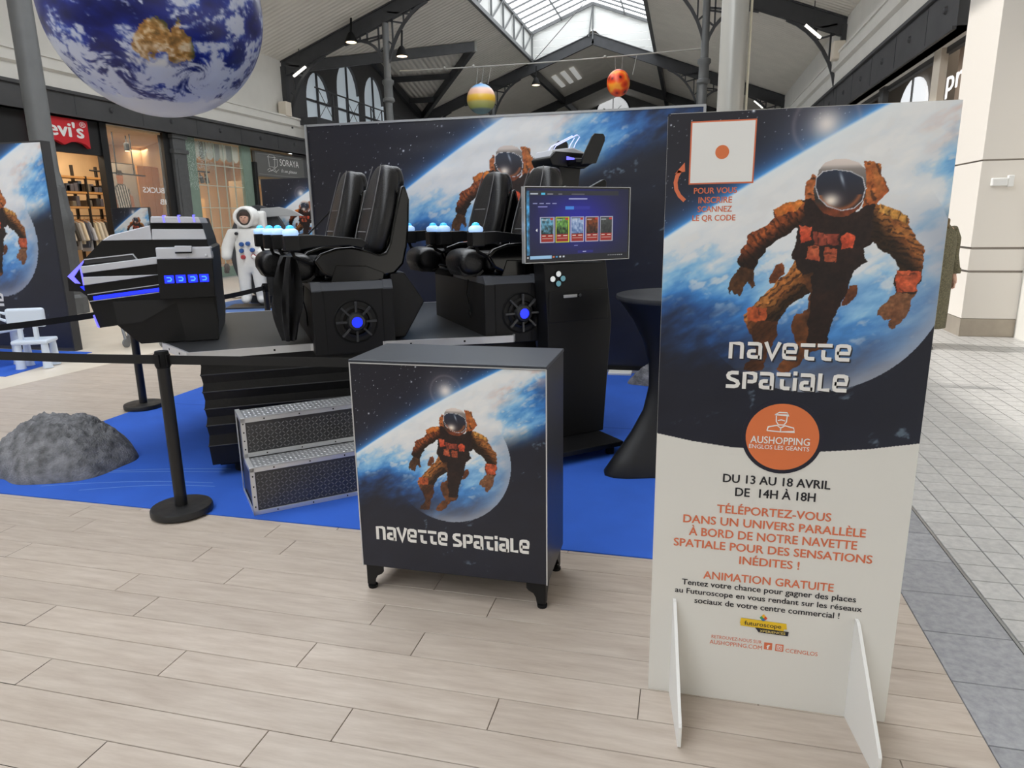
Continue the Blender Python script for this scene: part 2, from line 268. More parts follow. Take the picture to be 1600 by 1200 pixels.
def art(x, y, figure=True, lift=0.):
    """colour (sRGB 0..1) of the printed picture; unit = 1 m on the tall sign, origin = helmet visor"""
    yf = y; y = y - lift
    d = (y - (.157 + .56 * x - .12 * x * x)) * .87
    e = -d
    al = (x * .87 + y * .49); ac = (-x * .49 + y * .87)
    # space
    c = np.ones(x.shape + (3,)) * np.array([34, 34, 44.])
    cs = .013
    for q, (cs, pr, rr) in enumerate(((.0125, .13, .0010), (.05, .10, .0022), (.09, .12, .0040))):
        ix, iy = np.floor(x / cs), np.floor(y / cs)
        sx = (ix + .2 + .6 * _hash(ix, iy, 5 + q)) * cs; sy = (iy + .2 + .6 * _hash(ix, iy, 9 + q)) * cs
        on = _hash(ix, iy, 13 + q) < pr
        g = np.exp(-((x - sx) ** 2 + (y - sy) ** 2) / rr ** 2) * on * (.5 + .5 * _hash(ix, iy, 21 + q))
        c = mixc(c, np.clip(g * 1.25, 0, 1), (235, 240, 250))
    c = mixc(c, .55 * np.exp(-np.clip(d, 0, 9) / .05), (60, 120, 205))
    c = mixc(c, np.exp(-np.clip(d, 0, 9) / .016), (80, 165, 245))
    rs = np.hypot(x + .047, y - .168)
    c = mixc(c, .95 * np.exp(-(rs / .035) ** 2) , (255, 250, 245))
    c = mixc(c, .35 * np.exp(-(rs / .1) ** 2), (215, 205, 205))
    c = mixc(c, .22 * np.exp(-((rs - .085) / .006) ** 2), (200, 180, 190))
    # the planet below the limb
    rg = np.hypot((x + .02) * .8, (y + .03) * 1.05)
    t = .06 + .9 * sstep(.05, .64, rg) * (.35 + .65 * sstep(0, .2, e)) + .10 * sstep(.05, .5, e)
    t = t + .26 * sstep(.1, .5, -x) * sstep(.12, .38, e)
    ur = sstep(-.05, .25, x) * sstep(.17, .02, e)
    t = t * (1 - .72 * ur)
    n1 = fbm(al * 7 + 9, ac * 15 + 4, 5, 1); n2 = fbm(al * 16, ac * 40 + 8, 5, 7); n3 = fbm(x * 26, y * 30 + 20, 4, 12)
    t = t + (n1 - .5) * .55 + (n2 - .5) * .34
    g = ramp(np.clip(t, 0, 1.2), ((0, (242, 242, 242)), (.28, (224, 231, 238)), (.44, (138, 194, 236)), (.62, (66, 136, 210)), (.84, (42, 86, 146)), (1.02, (32, 48, 80)), (1.2, (28, 31, 44))))
    cl = sstep(.53, .66, n2 * .6 + n3 * .42) * sstep(1.05, .4, t)
    g = mixc(g, .8 * cl, (236, 236, 236))
    pk = sstep(.12, .3, x) * sstep(.03, .09, e) * sstep(.2, .12, e) * sstep(.42, .6, n1)
    g = mixc(g, .55 * pk, (232, 190, 175))
    g = mixc(g, .75 * np.exp(-(np.hypot(x + .03, (y + .12) * .8) / .15) ** 2) * sstep(.2, .5, n1 + .2 * n2), (240, 243, 246))
    # haze lens, lower right, dark beyond
    rl = np.hypot(x + .045, y + .235)
    lo = sstep(.02, -.12, y + .1 * x) * sstep(-.30, -.02, x)
    g = mixc(g, .62 * sstep(.17, .352, rl) * lo * (rl < .355), (150, 160, 180))
    g = mixc(g, .5 * sstep(.3, .355, rl) * lo * (rl < .355), (188, 192, 202))
    out = (rl >= .355) * sstep(-.02, -.17, y - .32 * (x - .31)) * sstep(-.2, .0, x)
    dk = ramp(np.clip(n1 * .8, 0, 1), ((0, (26, 28, 40)), (1, (34, 38, 54))))
    dk = mixc(dk, .7 * sstep(.62, .72, n3) * sstep(.52, .62, n1) * sstep(.45, .6, n2), (120, 140, 155))
    g = g * (1 - out[..., None]) + dk * out[..., None]
    fade = sstep(-.40, -.62, y) * (rl > .355)
    g = g * (1 - fade[..., None]) + dk * fade[..., None]
    g = mixc(g, np.exp(-np.clip(e, 0, 9) / .02), (236, 246, 252))
    m = sstep(-.004, .006, e)[..., None]
    c = c * (1 - m) + g * m
    y = yf
    if not figure: return np.clip(c / 255, 0, 1)
    # the astronaut
    w = fbm(x * 40, y * 40, 4, 30); wf = fbm(x * 120, y * 120, 3, 33)
    x0, y0 = x, y
    x = x + (fbm(x * 55 + 7, y * 55, 3, 41) - .44) * .016; y = y + (fbm(x * 55, y * 55 + 3, 3, 47) - .44) * .016
    def put(name, a, b, ang=0., freq=0., thr=.5, dark=(38, 20, 16), lit=.3, dim=None):
        nonlocal c
        P = SUIT[name]; m = inpoly(x, y, P)
        if not m.any(): return
        xs, ys = x[m], y[m]; P = np.array(P)
        k = (xs - P[:, 0].min()) / np.ptp(P[:, 0]); v = (ys - P[:, 1].min()) / np.ptp(P[:, 1])
        s = np.clip(.5 + .9 * (w[m] - .45) + lit * (v - .5), 0, 1)[:, None]
        col = np.array(a, float) * (1 - s) + np.array(b, float) * s
        if freq:
            ph = (xs * math.cos(ang) + ys * math.sin(ang)) * freq; q = .6 * np.sin(ph * 1.3 + w[m] * 9) + .5 * np.sin(ph * 2.1 + wf[m] * 6)
            st = sstep(thr - .1, thr + .5, q)[:, None] * .62; col = col * (1 - st) + np.array(dark, float) * st
        if dim is not None: col = col * (1 - .72 * sstep(-.02, .022, (xs - dim[0]) * dim[2] + (ys - dim[1]) * dim[3]))[:, None]
        col = col * (.66 + .7 * wf[m])[:, None]
        c[m] = col
    put('pack', (150, 60, 25), (225, 150, 80), .4, 160, .4)
    put('lpack', (130, 60, 35), (215, 130, 70), 1.5, 150, .4)
    put('rleg', (24, 14, 14), (50, 29, 23)); put('torso', (26, 17, 18), (52, 33, 28))
    put('rpouch', (60, 30, 20), (150, 85, 45)); put('lpouch', (70, 35, 20), (170, 95, 50))
    put('larm', (92, 40, 24), (206, 108, 52), .75, 240, .05, dim=(-.165, -.125, .62, -.78))
    put('rarm', (104, 52, 26), (216, 142, 70), 1.25, 260, .2, dim=(.165, -.15, -.75, -.65))
    put('shoulder', (200, 90, 30), (240, 165, 80)); put('rshoulder', (175, 115, 45), (235, 180, 95), 0, 200, .6)
    put('rglovecuff', (165, 62, 35), (225, 110, 70), 1.3, 120, .7)
    put('lhand', (30, 20, 18), (120, 75, 40)); put('rhand', (95, 55, 35), (160, 110, 75))
    put('lleg', (120, 62, 30), (225, 150, 75), 2.3, 250, .15, dim=(-.13, -.31, .7, -.71)); put('knee', (150, 60, 30), (220, 115, 65), .3, 140, .7)
    sh = inpoly(x, y, SUIT['lleg']) & (y < -.38)
    c[sh] = c[sh] * .55 + np.array([120, 66, 36.]) * .45 * (.5 + w[sh])[:, None]
    sh = inpoly(x, y, SUIT['rleg']) & ((x < -.052) | (y < -.44))
    c[sh] = c[sh] * .25 + np.array([150, 88, 44.]) * .75 * (.25 + 1.2 * w[sh])[:, None]
    for nm in ('chestL', 'chestR'): put(nm, (185, 60, 35), (235, 110, 75), 1.2, 170, .75)
    put('chestM', (110, 45, 35), (190, 90, 65), .1, 200, .3); put('boxL', (150, 60, 40), (215, 115, 75), 1.57, 220, .6); put('boxR', (150, 60, 40), (215, 115, 75), 1.57, 220, .6)
    x, y = x0, y0
    m = inpoly(x, y, SUIT['helmet'])
    if m.any():
        v = y[m]; q = np.interp(v, (-.085, -.06, -.03, .02, .048, .06, .076), (.13, .3, .2, .5, .62, .95, 1.0))[:, None]
        col = q * np.array([235, 222, 215.]); bt = sstep(-.03, -.06, v)[:, None]; c[m] = col * (1 - bt) + bt * (np.array([150, 75, 45.]) * (.3 + w[m])[:, None])
    P = np.array(SUIT['visor']); ce = P.mean(0); m = inpoly(x, y, (P - ce) * 1.04 + ce); c[m] = (205, 205, 212)
    m = inpoly(x, y, SUIT['visor'])
    if m.any():
        xs, ys = x[m], y[m]; v = np.clip((ys + .062) / .108, 0, 1)[:, None]
        col = np.array([52, 40, 42.]) * (1 - v) + np.array([44, 54, 74.]) * v
        s = np.exp(-(((xs + .02) / .022) ** 2 + ((ys + .036) / .018) ** 2))[:, None]; col = col * (1 - s) + np.array([250, 238, 225.]) * s
        s = .8 * np.exp(-((((xs - .005) + .35 * (ys - .02)) / .004) ** 2 + ((ys - .022) / .017) ** 2))[:, None]; col = col * (1 - s) + np.array([190, 205, 220.]) * s
        s = .7 * np.exp(-(((np.hypot(xs - .002, ys + .006) - .054) / .006) ** 2)) * (ys < -.02); col = col * (1 - s[:, None]) + np.array([190, 110, 65.]) * s[:, None]
        c[m] = col
    return np.clip(c / 255, 0, 1)
# ---------------------------------------------------------------- floor: planks and tiles
wood = grain_mat('wood_plank', (199, 187, 175), (176, 162, 149), .42, 4.5, 30., .045)
stone = grain_mat('stone_tile', (196, 194, 191), (168, 167, 166), .38, 26., 26., .05)
stone2 = grain_mat('stone_tile_dark', (166, 167, 170), (136, 137, 142), .42, 34., 34., .06)
grout = M_('grout', (118, 110, 102), .8); groutg = M_('grout_grey', (96, 95, 93), .8)
floor = struct(MB().box(-19, 9, -14.3, 62, -.25, -.006).build('floor', grout), 'pale floor of wood-look planks and grey stone tiles across the hall', 'floor')
XB = .97; PW = .1575; PL = 1.25
JOINT = {0: -1.73, 1: -1.25, 2: -1.03, 3: -.56, 4: -.09, 5: -.95, 6: -1.19, 7: -.74, 8: -1.03, 9: -.65}
def plank_cells():
    row = -6; y = 1.525 + (row - 1) * PW
    while y < 13.5:
        x = XB; first = True; ln = PL; j = JOINT.get(row, -PL * random.Random(row * 13 + 5).random())
        st = (XB - j) % PL
        while x > -13.6:
            w = (st if first and st > .08 else ln); x2 = x - w
            if x2 < -13.6: x2 = -13.6
            yield (x2, x, y, y + PW); x = x2; first = False
        y += PW; row += 1
def in_strip(y): return False
cells = list(plank_cells())
def near(c):
    cx, cy = (c[0] + c[1]) / 2, (c[2] + c[3]) / 2; return math.hypot(cx, cy)
def vis(c):
    cx, cy = (c[0] + c[1]) / 2, (c[2] + c[3]) / 2
    az = math.degrees(math.atan2(-cx, cy)); return cy > .9 and -32 < az < 56
def under_carpet(c): return c[0] > -4.68 and c[3] > 3.3 and c[1] < .6 and c[2] < 9
vc = sorted([c for c in cells if vis(c) and not under_carpet(c)], key=near); big = set(vc[:290]); shared = {}
def piece(name, c, g, z0, m, parent):
    w, d = c[1] - c[0] - g, c[3] - c[2] - g; k = (name, round(w, 3), round(d, 3))
    if k not in shared:
        b = .0015; vs = [(-w / 2, -d / 2, z0), (w / 2, -d / 2, z0), (w / 2, d / 2, z0), (-w / 2, d / 2, z0), (-w / 2, -d / 2, -b), (w / 2, -d / 2, -b), (w / 2, d / 2, -b), (-w / 2, d / 2, -b), (-w / 2 + b, -d / 2 + b, 0), (w / 2 - b, -d / 2 + b, 0), (w / 2 - b, d / 2 - b, 0), (-w / 2 + b, d / 2 - b, 0)]
        fs = [(0, 3, 2, 1), (8, 9, 10, 11)] + [(i, (i + 1) % 4, (i + 1) % 4 + 4, i + 4) for i in range(4)] + [(4 + i, 4 + (i + 1) % 4, 8 + (i + 1) % 4, 8 + i) for i in range(4)]
        me = bpy.data.meshes.new(name); me.from_pydata(vs, [], fs); me.materials.append(m); shared[k] = me
    o = bpy.data.objects.new(name, shared[k]); COL.objects.link(o); o.parent = parent; o.location = ((c[0] + c[1]) / 2, (c[2] + c[3]) / 2, 0); return o
rest = MB()
def flat(mb, c, g): mb.add([(c[0] + g / 2, c[2] + g / 2, -.0005), (c[1] - g / 2, c[2] + g / 2, -.0005), (c[1] - g / 2, c[3] - g / 2, -.0005), (c[0] + g / 2, c[3] - g / 2, -.0005)], [(0, 1, 2, 3)])
for c in cells:
    if c in big: piece('plank', c, .0028, -.005, wood, floor)
    else: flat(rest, c, .0028)
ro = rest.build('far_planks', wood, floor); ro['kind'] = 'stuff'
T = .157; tiles = []; edge = []
y = 2.12 - 8 * .316
while y < 14: edge.append((XB, 1.285, y, y + .316)); y += .316
y = 2.12 - 8 * .316
while y < 14:
    x = 1.3
    while x < 7.2: tiles.append((x, x + T + .003, y, y + T + .001)); x += T + .003
    y += T + .001
vis_t = sorted([c for c in tiles if -38 < math.degrees(math.atan2(-c[0], c[2])) < 0 and c[2] > 2.3], key=near); bt = set(vis_t[:270]); rest = MB()
for c in edge:
    if 1.2 < c[2] < 6: piece('border_tile', c, .004, -.005, stone2, floor)
    else: flat(rest, c, .004)
for c in tiles:
    if c in bt: piece('tile', c, .0055, -.005, stone, floor)
    else: flat(rest, c, .0055)
MB().box(XB, 7.3, -6, 13.5, -.0062, -.0055).build('tile_bed', groutg, floor)
ro = rest.build('far_tiles', stone, floor); ro['kind'] = 'stuff'
MB().box(1.285, 1.297, -1, 14, -.004, .0006).build('joint_strip', 'steel', floor)
MB().box(-19, -13.6, -4, 61, -.005, -.0005).add([], []).build('shop_floor', stone2, floor)
MB().box(-13.6, 7.2, 13.5, 61, -.005, -.0005).build('far_floor', stone, floor)
# pale strip of floor on the left
o = MB().prism([(-13.6, 1.5), (-6.72, 5.33), (-6.62, 6.9), (-6.62, 13), (-13.6, 13)], .0, .0012, 'z').build('pale_floor_strip', M_('pale_floor', (222, 212, 196), .4, var=.05, vscale=3.), floor)
# ---------------------------------------------------------------- blue carpets
carpet = M_('carpet_blue', (44, 98, 205), .92, var=.07, vscale=3., bump=.35, bscale=900)
o = MB().prism([(-4.70, 3.14), (.62, 3.12), (.62, 7.26), (-4.70, 7.26)], .0005, .006, 'z').build('blue_carpet', carpet); tag(o, 'large bright blue carpet under the ride and the counter', 'carpet')
for k, yy in enumerate((5.23,)):
    MB().box(-4.69, .6, yy, yy + .006, .006, .0066).build('seam', M_('carpet_seam', (24, 66, 160), .9), o)
for (a, b, c, d) in ((-4.3, 3.35, -2.9, 3.74), (-3.9, 3.28, -2.85, 3.55), (-4.1, 3.42, -2.9, 3.80), (-3.6, 3.27, -2.8, 3.50)):
    s = MB(); n = 14; pts = [(a + (c - a) * i / n, b + (d - b) * i / n + .05 * math.sin(i / n * 3.1)) for i in range(n + 1)]
    for i in range(n):
        (x0, y0), (x1, y1) = pts[i], pts[i + 1]; w = .010; s.add([(x0, y0, .0064), (x1, y1, .0064), (x1, y1 + w, .0064), (x0, y0 + w, .0064)], [(0, 1, 2, 3)])
    s.build('scuff_mark', M_('carpet_scuff', (96, 138, 216), .9), o)
o = MB().prism([(-12.9, 5.9), (-7.22, 5.9), (-7.46, 7.3), (-7.46, 7.32), (-12.9, 7.32)], .0014, .007, 'z').build('blue_mat', carpet); tag(o, 'blue mat under the small white children furniture', 'carpet')
o = MB().prism([(-9.4, 11.2), (-6.6, 11.2), (-6.6, 13.4), (-9.4, 13.4)], .0014, .006, 'z').build('moon_mat', M_('carpet_far', (92, 122, 178), .9, var=.2, vscale=2.)); tag(o, 'pale blue mat under the white astronaut statue', 'carpet')
# ---------------------------------------------------------------- hall shell
XC, XL, XR, YA, YB = -4.86, -14.0, 4.24, 23.5, 37.0
def roofz(x): return 10.5 - .37 * abs(x - XC)
wl = struct(MB().box(XL - .3, XL, -14, 10.95, 0, roofz(XL) + .1).box(XL - .3, XL, 10.9, YA + .1, 4.06, roofz(XL) + .1).box(XL - .3, XL, 37, 58, 0, roofz(XL)).build('wall_left', 'wall_white'), 'white upper wall above the shopfronts on the left', 'wall')
wr = struct(MB().box(XR, XR + .3, -14, 11.4, 0, roofz(XR) + .1).box(XR, XR + .3, 11.3, 58, 4.46, roofz(XR) + .1).box(XR, XR + .3, 28, 58, 0, 4.46).build('wall_right', 'wall_white'), 'white upper wall above the shopfronts on the right', 'wall')
we = struct(MB().prism([(XL, 0), (XR, 0), (XR, roofz(XR)), (XC, 10.5), (XL, roofz(XL))], 55, 55.3).build('wall_back', M_('end_wall', (112, 112, 112), .7)), 'grey gable wall at the far end of the hall', 'wall')
corr = M_('corrugated', (222, 217, 208), .55, var=.05, vscale=1.5)
def ribbed(name, axis):
    m = corr.copy(); m.name = name; nt = m.node_tree; N = nt.nodes; tc = N.new('ShaderNodeTexCoord'); w = N.new('ShaderNodeTexWave'); w.bands_direction = axis; w.inputs['Scale'].default_value = 1.25; w.inputs['Distortion'].default_value = 0; b = N.new('ShaderNodeBump'); b.inputs['Strength'].default_value = .8; b.inputs['Distance'].default_value = .05
    nt.links.new(tc.outputs['Object'], w.inputs['Vector']); nt.links.new(w.outputs['Fac'], b.inputs['Height']); nt.links.new(b.outputs[0], N['Principled BSDF'].inputs['Normal']); return m
corr_y, corr_x = ribbed('corrugated_y', 'Y'), ribbed('corrugated_x', 'X')
def roof_slab(x0, x1, y0, y1, step=.22, amp=.022):
    """underside with ribs running up the slope"""
    n = int((y1 - y0) / step); mb = MB(); vs = []
    for i in range(n * 4 + 1):
        yy = y0 + (y1 - y0) * i / (n * 4); dz = amp if i % 4 in (1, 2) else 0
        vs += [(x0, yy, roofz(x0) + dz), (x1, yy, roofz(x1) + dz)]
    mb.add(vs, [(2 * i, 2 * i + 1, 2 * i + 3, 2 * i + 2) for i in range(n * 4)])
    k = len(mb.v); mb.add([(x0, y0, roofz(x0) + .12), (x1, y0, roofz(x1) + .12), (x1, y1, roofz(x1) + .12), (x0, y1, roofz(x0) + .12)], [(0, 1, 2, 3)])
    return mb
LW = 3.1; RY0 = -14
wf = struct(MB().prism([(XL, 0), (XR, 0), (XR, roofz(XR)), (XC, 10.5), (XL, roofz(XL))], -14.3, -14).build('wall_front', 'wall_white'), 'white end wall behind the viewer', 'wall')
rf = struct(roof_slab(XC + LW, XR, 12, 55).build('ceiling', corr), 'pitched corrugated metal roof with a glazed ridge lantern', 'roof')
RP0 = roof_slab(XC + LW, XR, RY0, 12, 2.)
def rpart(mb, name='roof_panel', m=None): return mb.build(name, m or corr, rf)
rpart(RP0); GY0, GY1, GA, GZ = 23.7, 37.0, 30.5, 8.95            # cross gable on the left
xg = XC - (10.5 - GZ) / .37
rpart(roof_slab(XL, XC - LW, 12, GY0)); rpart(roof_slab(XL, XC - LW, RY0, 12, 2.)); rpart(roof_slab(XL, XC - LW, GY1, 55))
# main slope beside the gable: cut by two valleys
def tri_slab(P): 
    mb = MB(); n = len(P); mb.add(P + [(p[0], p[1], p[2] + .1) for p in P], [tuple(range(n)), tuple(range(n, 2 * n))] + [(i, (i + 1) % n, (i + 1) % n + n, i + n) for i in range(n)]); return mb
E_ = roofz(XL)
rpart(tri_slab([(xg, GA, GZ), (XL, GY0, E_), (XC - LW, GY0, roofz(XC - LW)), (XC - LW, GA, roofz(XC - LW))]), m=corr_y)
rpart(tri_slab([(xg, GA, GZ), (XC - LW, GA, roofz(XC - LW)), (XC - LW, GY1, roofz(XC - LW)), (XL, GY1, E_)]), m=corr_y)
rpart(tri_slab([(xg, GA, GZ), (XL, GA, GZ), (XL, GY1, E_)]), m=corr_x); rpart(tri_slab([(xg, GA, GZ), (XL, GA, GZ), (XL, GY0, E_)]), m=corr_x)
rpart(roof_slab(XC - LW, XC, YB, 55)); rpart(roof_slab(XC, XC + LW, YB, 55))
# far skylight slot and dark purlins
for k in range(3): MB().bar((-7.6 + .5 * k, 41.2, roofz(-7.6 + .5 * k) - .06), (-7.6 + .5 * k, 44.5, roofz(-7.6 + .5 * k) - .06), .26, .03, (.37, 0, -1)).build('skylight_pane', M_('skylight_glow', (235, 235, 232), .5, emit=.35), rf)  # emission stands in for daylight in the far panes
# ridge lantern
M_('lantern_white', (232, 233, 230), .55)
lt = thing('roof_lantern', 'white panelled ridge lantern with sloping glass panes and thin bars', 'skylight', (XC, 27, 0)); 
def lz(x): return roofz(XC + LW) + 1.28 + .37 * (LW - abs(x))
for sx in (-1, 1):
    zb = roofz(XC + LW); X = sx * LW
    for i in range(5):
        ya, yb = -9.5 + i * 3.9, -9.5 + (i + 1) * 3.9
        MB().box(min(X, X + sx * .06), max(X, X + sx * .06), ya + .02, yb - .02, zb, zb + 1.28).build('side_panel', 'lantern_white', lt)
    fr = MB()
    fr.bar((X - sx * .05, -9.5, zb + .04), (X - sx * .05, 10, zb + .04), .14, .16).bar((X - sx * .05, -9.5, zb + 1.24), (X - sx * .05, 10, zb + 1.24), .12, .12)
    for i in range(11): 
        yy = -9.4 + i * 1.92; fr.bar((X - sx * .08, yy, zb), (X - sx * .08, yy, zb + 1.28), .07, .07, (0, 1, 0)).bar((X - sx * .08, yy, zb + .05), (X - sx * .08, yy + 1.9, zb + 1.22), .05, .05)
    fr.build('side_truss', 'iron_light', lt)
    fr = MB()
    for i in range(25): 
        yy = -9.5 + i * .8; fr.bar((X, yy, lz(X)), (0, yy, lz(0)), .05, .07)
    fr.bar((X * .5, -9.5, lz(X * .5)), (X * .5, 10, lz(X * .5)), .05, .09)
    fr.build('glazing_bars', 'iron_light', lt)
    for i in range(24):
        yy = -9.5 + i * .8
        for (xa, xb) in ((X, X * .5), (X * .5, 0)):
            a, b = (xa, lz(xa) + .03), (xb, lz(xb) + .03)
            MB().add([(a[0], yy + .03, a[1]), (b[0], yy + .03, b[1]), (b[0], yy + .77, b[1]), (a[0], yy + .77, a[1]), (a[0], yy + .03, a[1] + .01), (b[0], yy + .03, b[1] + .01), (b[0], yy + .77, b[1] + .01), (a[0], yy + .77, a[1] + .01)], [(3, 2, 1, 0), (4, 5, 6, 7), (0, 1, 5, 4), (1, 2, 6, 5), (2, 3, 7, 6), (3, 0, 4, 7)]).build('pane', 'glass', lt)
def hw(z): return LW if z < lz(LW) else max(.02, LW - (z - lz(LW)) / .37)
def xin(z): return max(0., (10.5 - z) / .37)
za = roofz(XC + LW)
while za < lz(0) - .05:
    zb_ = min(za + .34, lz(0) - .01)
    for sx in (-1, 1):
        p = [(xin(za), za), (hw(za), za)] + ([(LW, lz(LW))] if za < lz(LW) < zb_ else []) + [(hw(zb_), zb_ - .015), (min(xin(zb_), hw(zb_)), zb_ - .015)]
        MB().prism([(sx * a, b) for a, b in p], 10.0, 10.06).build('end_board', 'lantern_white', lt)
    za = zb_
MB().bar((0, 9.93, 10.2), (0, 9.93, lz(0)), .06, .06, (0, 1, 0)).bar((-.2, 9.9, 10.3), (-.02, 9.9, lz(0) - .1), .05, .05, (0, 1, 0)).bar((-LW, 9.93, lz(LW)), (0, 9.93, lz(0)), .08, .12).bar((LW, 9.93, lz(LW)), (0, 9.93, lz(0)), .08, .12).build('end_frame', 'iron_light', lt)
MB().tube([(-2.9, 9.7, 9.35), (-.05, 9.4, 12.0)], .02, 5).tube([(-2.9, 9.7, 9.35), (-4.4, 2, 9.6)], .02, 5).build('tie_rod', 'iron', lt)
lt['kind'] = 'structure'
# roof frames
def rafter(y, lab, col='iron', d=.46, w=.16):
    t = thing('roof_frame', lab, 'roof frame', (XC, y, 0)); W = 9.1
    for sx in (-1, 1):
        p0, p1 = Vector((sx * W, 0, roofz(XC + W) - .28)), Vector((0, 0, 10.22)); n = Vector((sx * .37, 0, 1)).normalized()
        a = MB(); a.bar(p0, p1, .05, d, n); a.bar(p0 + n * d / 2, p1 + n * d / 2, w, .04, n); a.bar(p0 - n * d / 2, p1 - n * d / 2, w, .04, n); a.build('beam', col, t)
        a = MB(); a.box(sx * W - .13, sx * W + .13, -.1, .1, 4.9, roofz(XC + W) - .2); a.build('wall_post', col, t)
        for xx, s2 in ((sx * (W - .15), -sx), (sx * 5.17, -1), (sx * 5.17, 1)):   # curved brackets
            zt = roofz(XC + xx) - .55; zz = zt - 1.75
            a = MB(); cp = [(xx + s2 * (1.5 - 1.5 * math.cos(R(90 * i / 8))), 0, zz + 1.75 * math.sin(R(90 * i / 8)) + .37 * (0 if True else 0)) for i in range(9)]
            dz = (roofz(XC + xx + s2 * 1.5) - roofz(XC + xx)); cp = [(p[0], 0, p[2] + dz * (abs(p[0] - xx) / 1.5)) for p in cp]
            for i in range(8): a.bar(cp[i], cp[i + 1], .09, .09, (0, 1, 0))
            for i in (3, 5, 6): a.bar(cp[i], (xx + s2 * .1, 0, cp[i][2] + .12), .05, .05, (0, 1, 0)); a.bar(cp[i], (cp[i][0], 0, roofz(XC + cp[i][0]) - .5), .05, .05, (0, 1, 0))
            a.build('bracket', col, t)
    return t
for sx in (-1, 1): MB().box(XC + sx * LW - .03, XC + sx * LW + .03, -14, 17.5, roofz(XC + LW), roofz(XC + LW) + .5).build('lantern_sun_curb', 'lantern_white', rf)  # unseen side walls, height chosen to set where the sun reaches the floor
rafter(10.0, 'dark iron roof frame overhead, above the top of the view')
rafter(YA, 'nearest dark iron roof frame crossing the hall with curved brackets')
rafter(YB, 'second dark iron roof frame below the white end of the lantern')
rafter(47.5, 'third dark roof frame in front of the far clock wall')
for xx, lab in ((-5.17, 'slim grey iron column left of the yellow planet balloon'), (5.17, 'slim grey iron column standing beside the thick duct')):
    t = thing('iron_column', lab, 'column', (XC + xx, YA, 0)); zt = roofz(XC + xx) - .55
    MB().lathe([(.2, 0), (.2, .9), (.13, 1.05), (.125, 4.9), (.11, zt)], 16).build('shaft', 'iron_light', t, 40)
    MB().lathe([(.13, 5.55), (.2, 5.6), (.2, 5.68), (.15, 5.72), (.15, 6.1), (.2, 6.16), (.2, 6.26), (.13, 6.3)], 16).build('collar', 'iron_light', t, 40)
for xx, lab in ((-5.17, 'far grey column right of the yellow planet balloon'), (5.17, 'short far column seen right of the red planet balloon')):
    t = thing('iron_column', lab, 'column', (XC + xx, YB, 0)); zt = roofz(XC + xx) - .55
    MB().lathe([(.2, 0), (.2, .9), (.13, 1.05), (.12, zt)], 12).build('shaft', 'iron_light', t, 40); MB().lathe([(.13, 5.9), (.2, 5.95), (.2, 6.3), (.13, 6.35)], 12).build('collar', 'iron_light', t, 40)
# purlins and valley beams of the cross gable
pl = thing('gable_beams', 'dark valley and ridge beams of the side gable', 'roof frame', (0, 0, 0))
MB().bar((XL, GA, GZ - .2), (xg + .1, GA, GZ - .2), .16, .4).build('ridge_beam', M_('beam_lit', (168, 168, 164), .5), pl)  # paler colour stands for light falling on this beam from the lantern
for yy in (GY0, GY1):
    MB().bar((XL, yy, E_ - .2), (xg, GA, GZ - .2), .18, .36).build('valley_beam', 'iron', pl); MB().bar((XL + .12, yy, E_ - .2), (XL + .12, GA, GZ - .2), .18, .36).build('rake_beam', 'iron', pl)
for k in (.35, .68):
    yy = GA + (GY1 - GA) * k; z = GZ + (E_ - GZ) * k; MB().bar((XL, yy, z - .2), (XL + (xg - XL) * (1 - k), yy, z - .2), .12, .24).build('purlin', 'iron', pl)
for i, xx in enumerate((-3.2, 3.2, 6.8)):
    t = tag(MB().bar((XC + xx, YB, roofz(XC + xx) - .25), (XC + xx, 54.9, roofz(XC + xx) - .25), .18, .4).build('purlin_beam', 'iron'), ['dark purlin left of the roof ridge beyond the lantern', 'dark purlin just right of the roof ridge beyond the lantern', 'dark purlin low on the right roof slope beyond the lantern'][i], 'beam')
# gable wall with three arched windows and a gallery
gw = thing('wall_gable', 'dark gable wall with three arched windows above a gallery', 'wall', (XL, 0, 0)); gw['kind'] = 'structure'
WIN = [(26.0, .95, 7.2), (28.55, 1.0, 8.0), (31.1, .95, 7.95)]; WIN[2] = (31.1, 1.0, 7.95)
def archz(y, w):
    yc, hw, zt = w; k = abs(y - yc) / hw; return None if k >= 1 else zt - 1.1 + 1.1 * math.sqrt(1 - k * k)
def gz(y): return GZ + (E_ - GZ) * (abs(y - GA) / (GY1 - GA))
ys = sorted(set([GY0 + (GY1 - GY0) * i / 60 for i in range(61)] + [w[0] + s * w[1] * q for w in WIN for s in (-1, 1) for q in (1, .9999, .97, .9, .7, .4)])); g = MB()
for a, b in zip(ys, ys[1:]):
    m = (a + b) / 2; w = next((w for w in WIN if abs(m - w[0]) < w[1]), None)
    if w:
        za, zb2 = (archz(a, w) or w[2] - 1.1), (archz(b, w) or w[2] - 1.1)
        g.add([(0, a, za), (0, b, zb2), (0, b, gz(b)), (0, a, gz(a))], [(0, 1, 2, 3)]).add([(0, a, 0), (0, b, 0), (0, b, 5.0), (0, a, 5.0)], [(0, 1, 2, 3)]).add([(0, a, za), (0, b, zb2), (-.25, b, zb2), (-.25, a, za)], [(0, 1, 2, 3)])
    else: g.add([(0, a, 0), (0, b, 0), (0, b, gz(b)), (0, a, gz(a))], [(0, 1, 2, 3)])
g.build('gable_face', M_('gable_dark', (84, 84, 86), .7), gw)
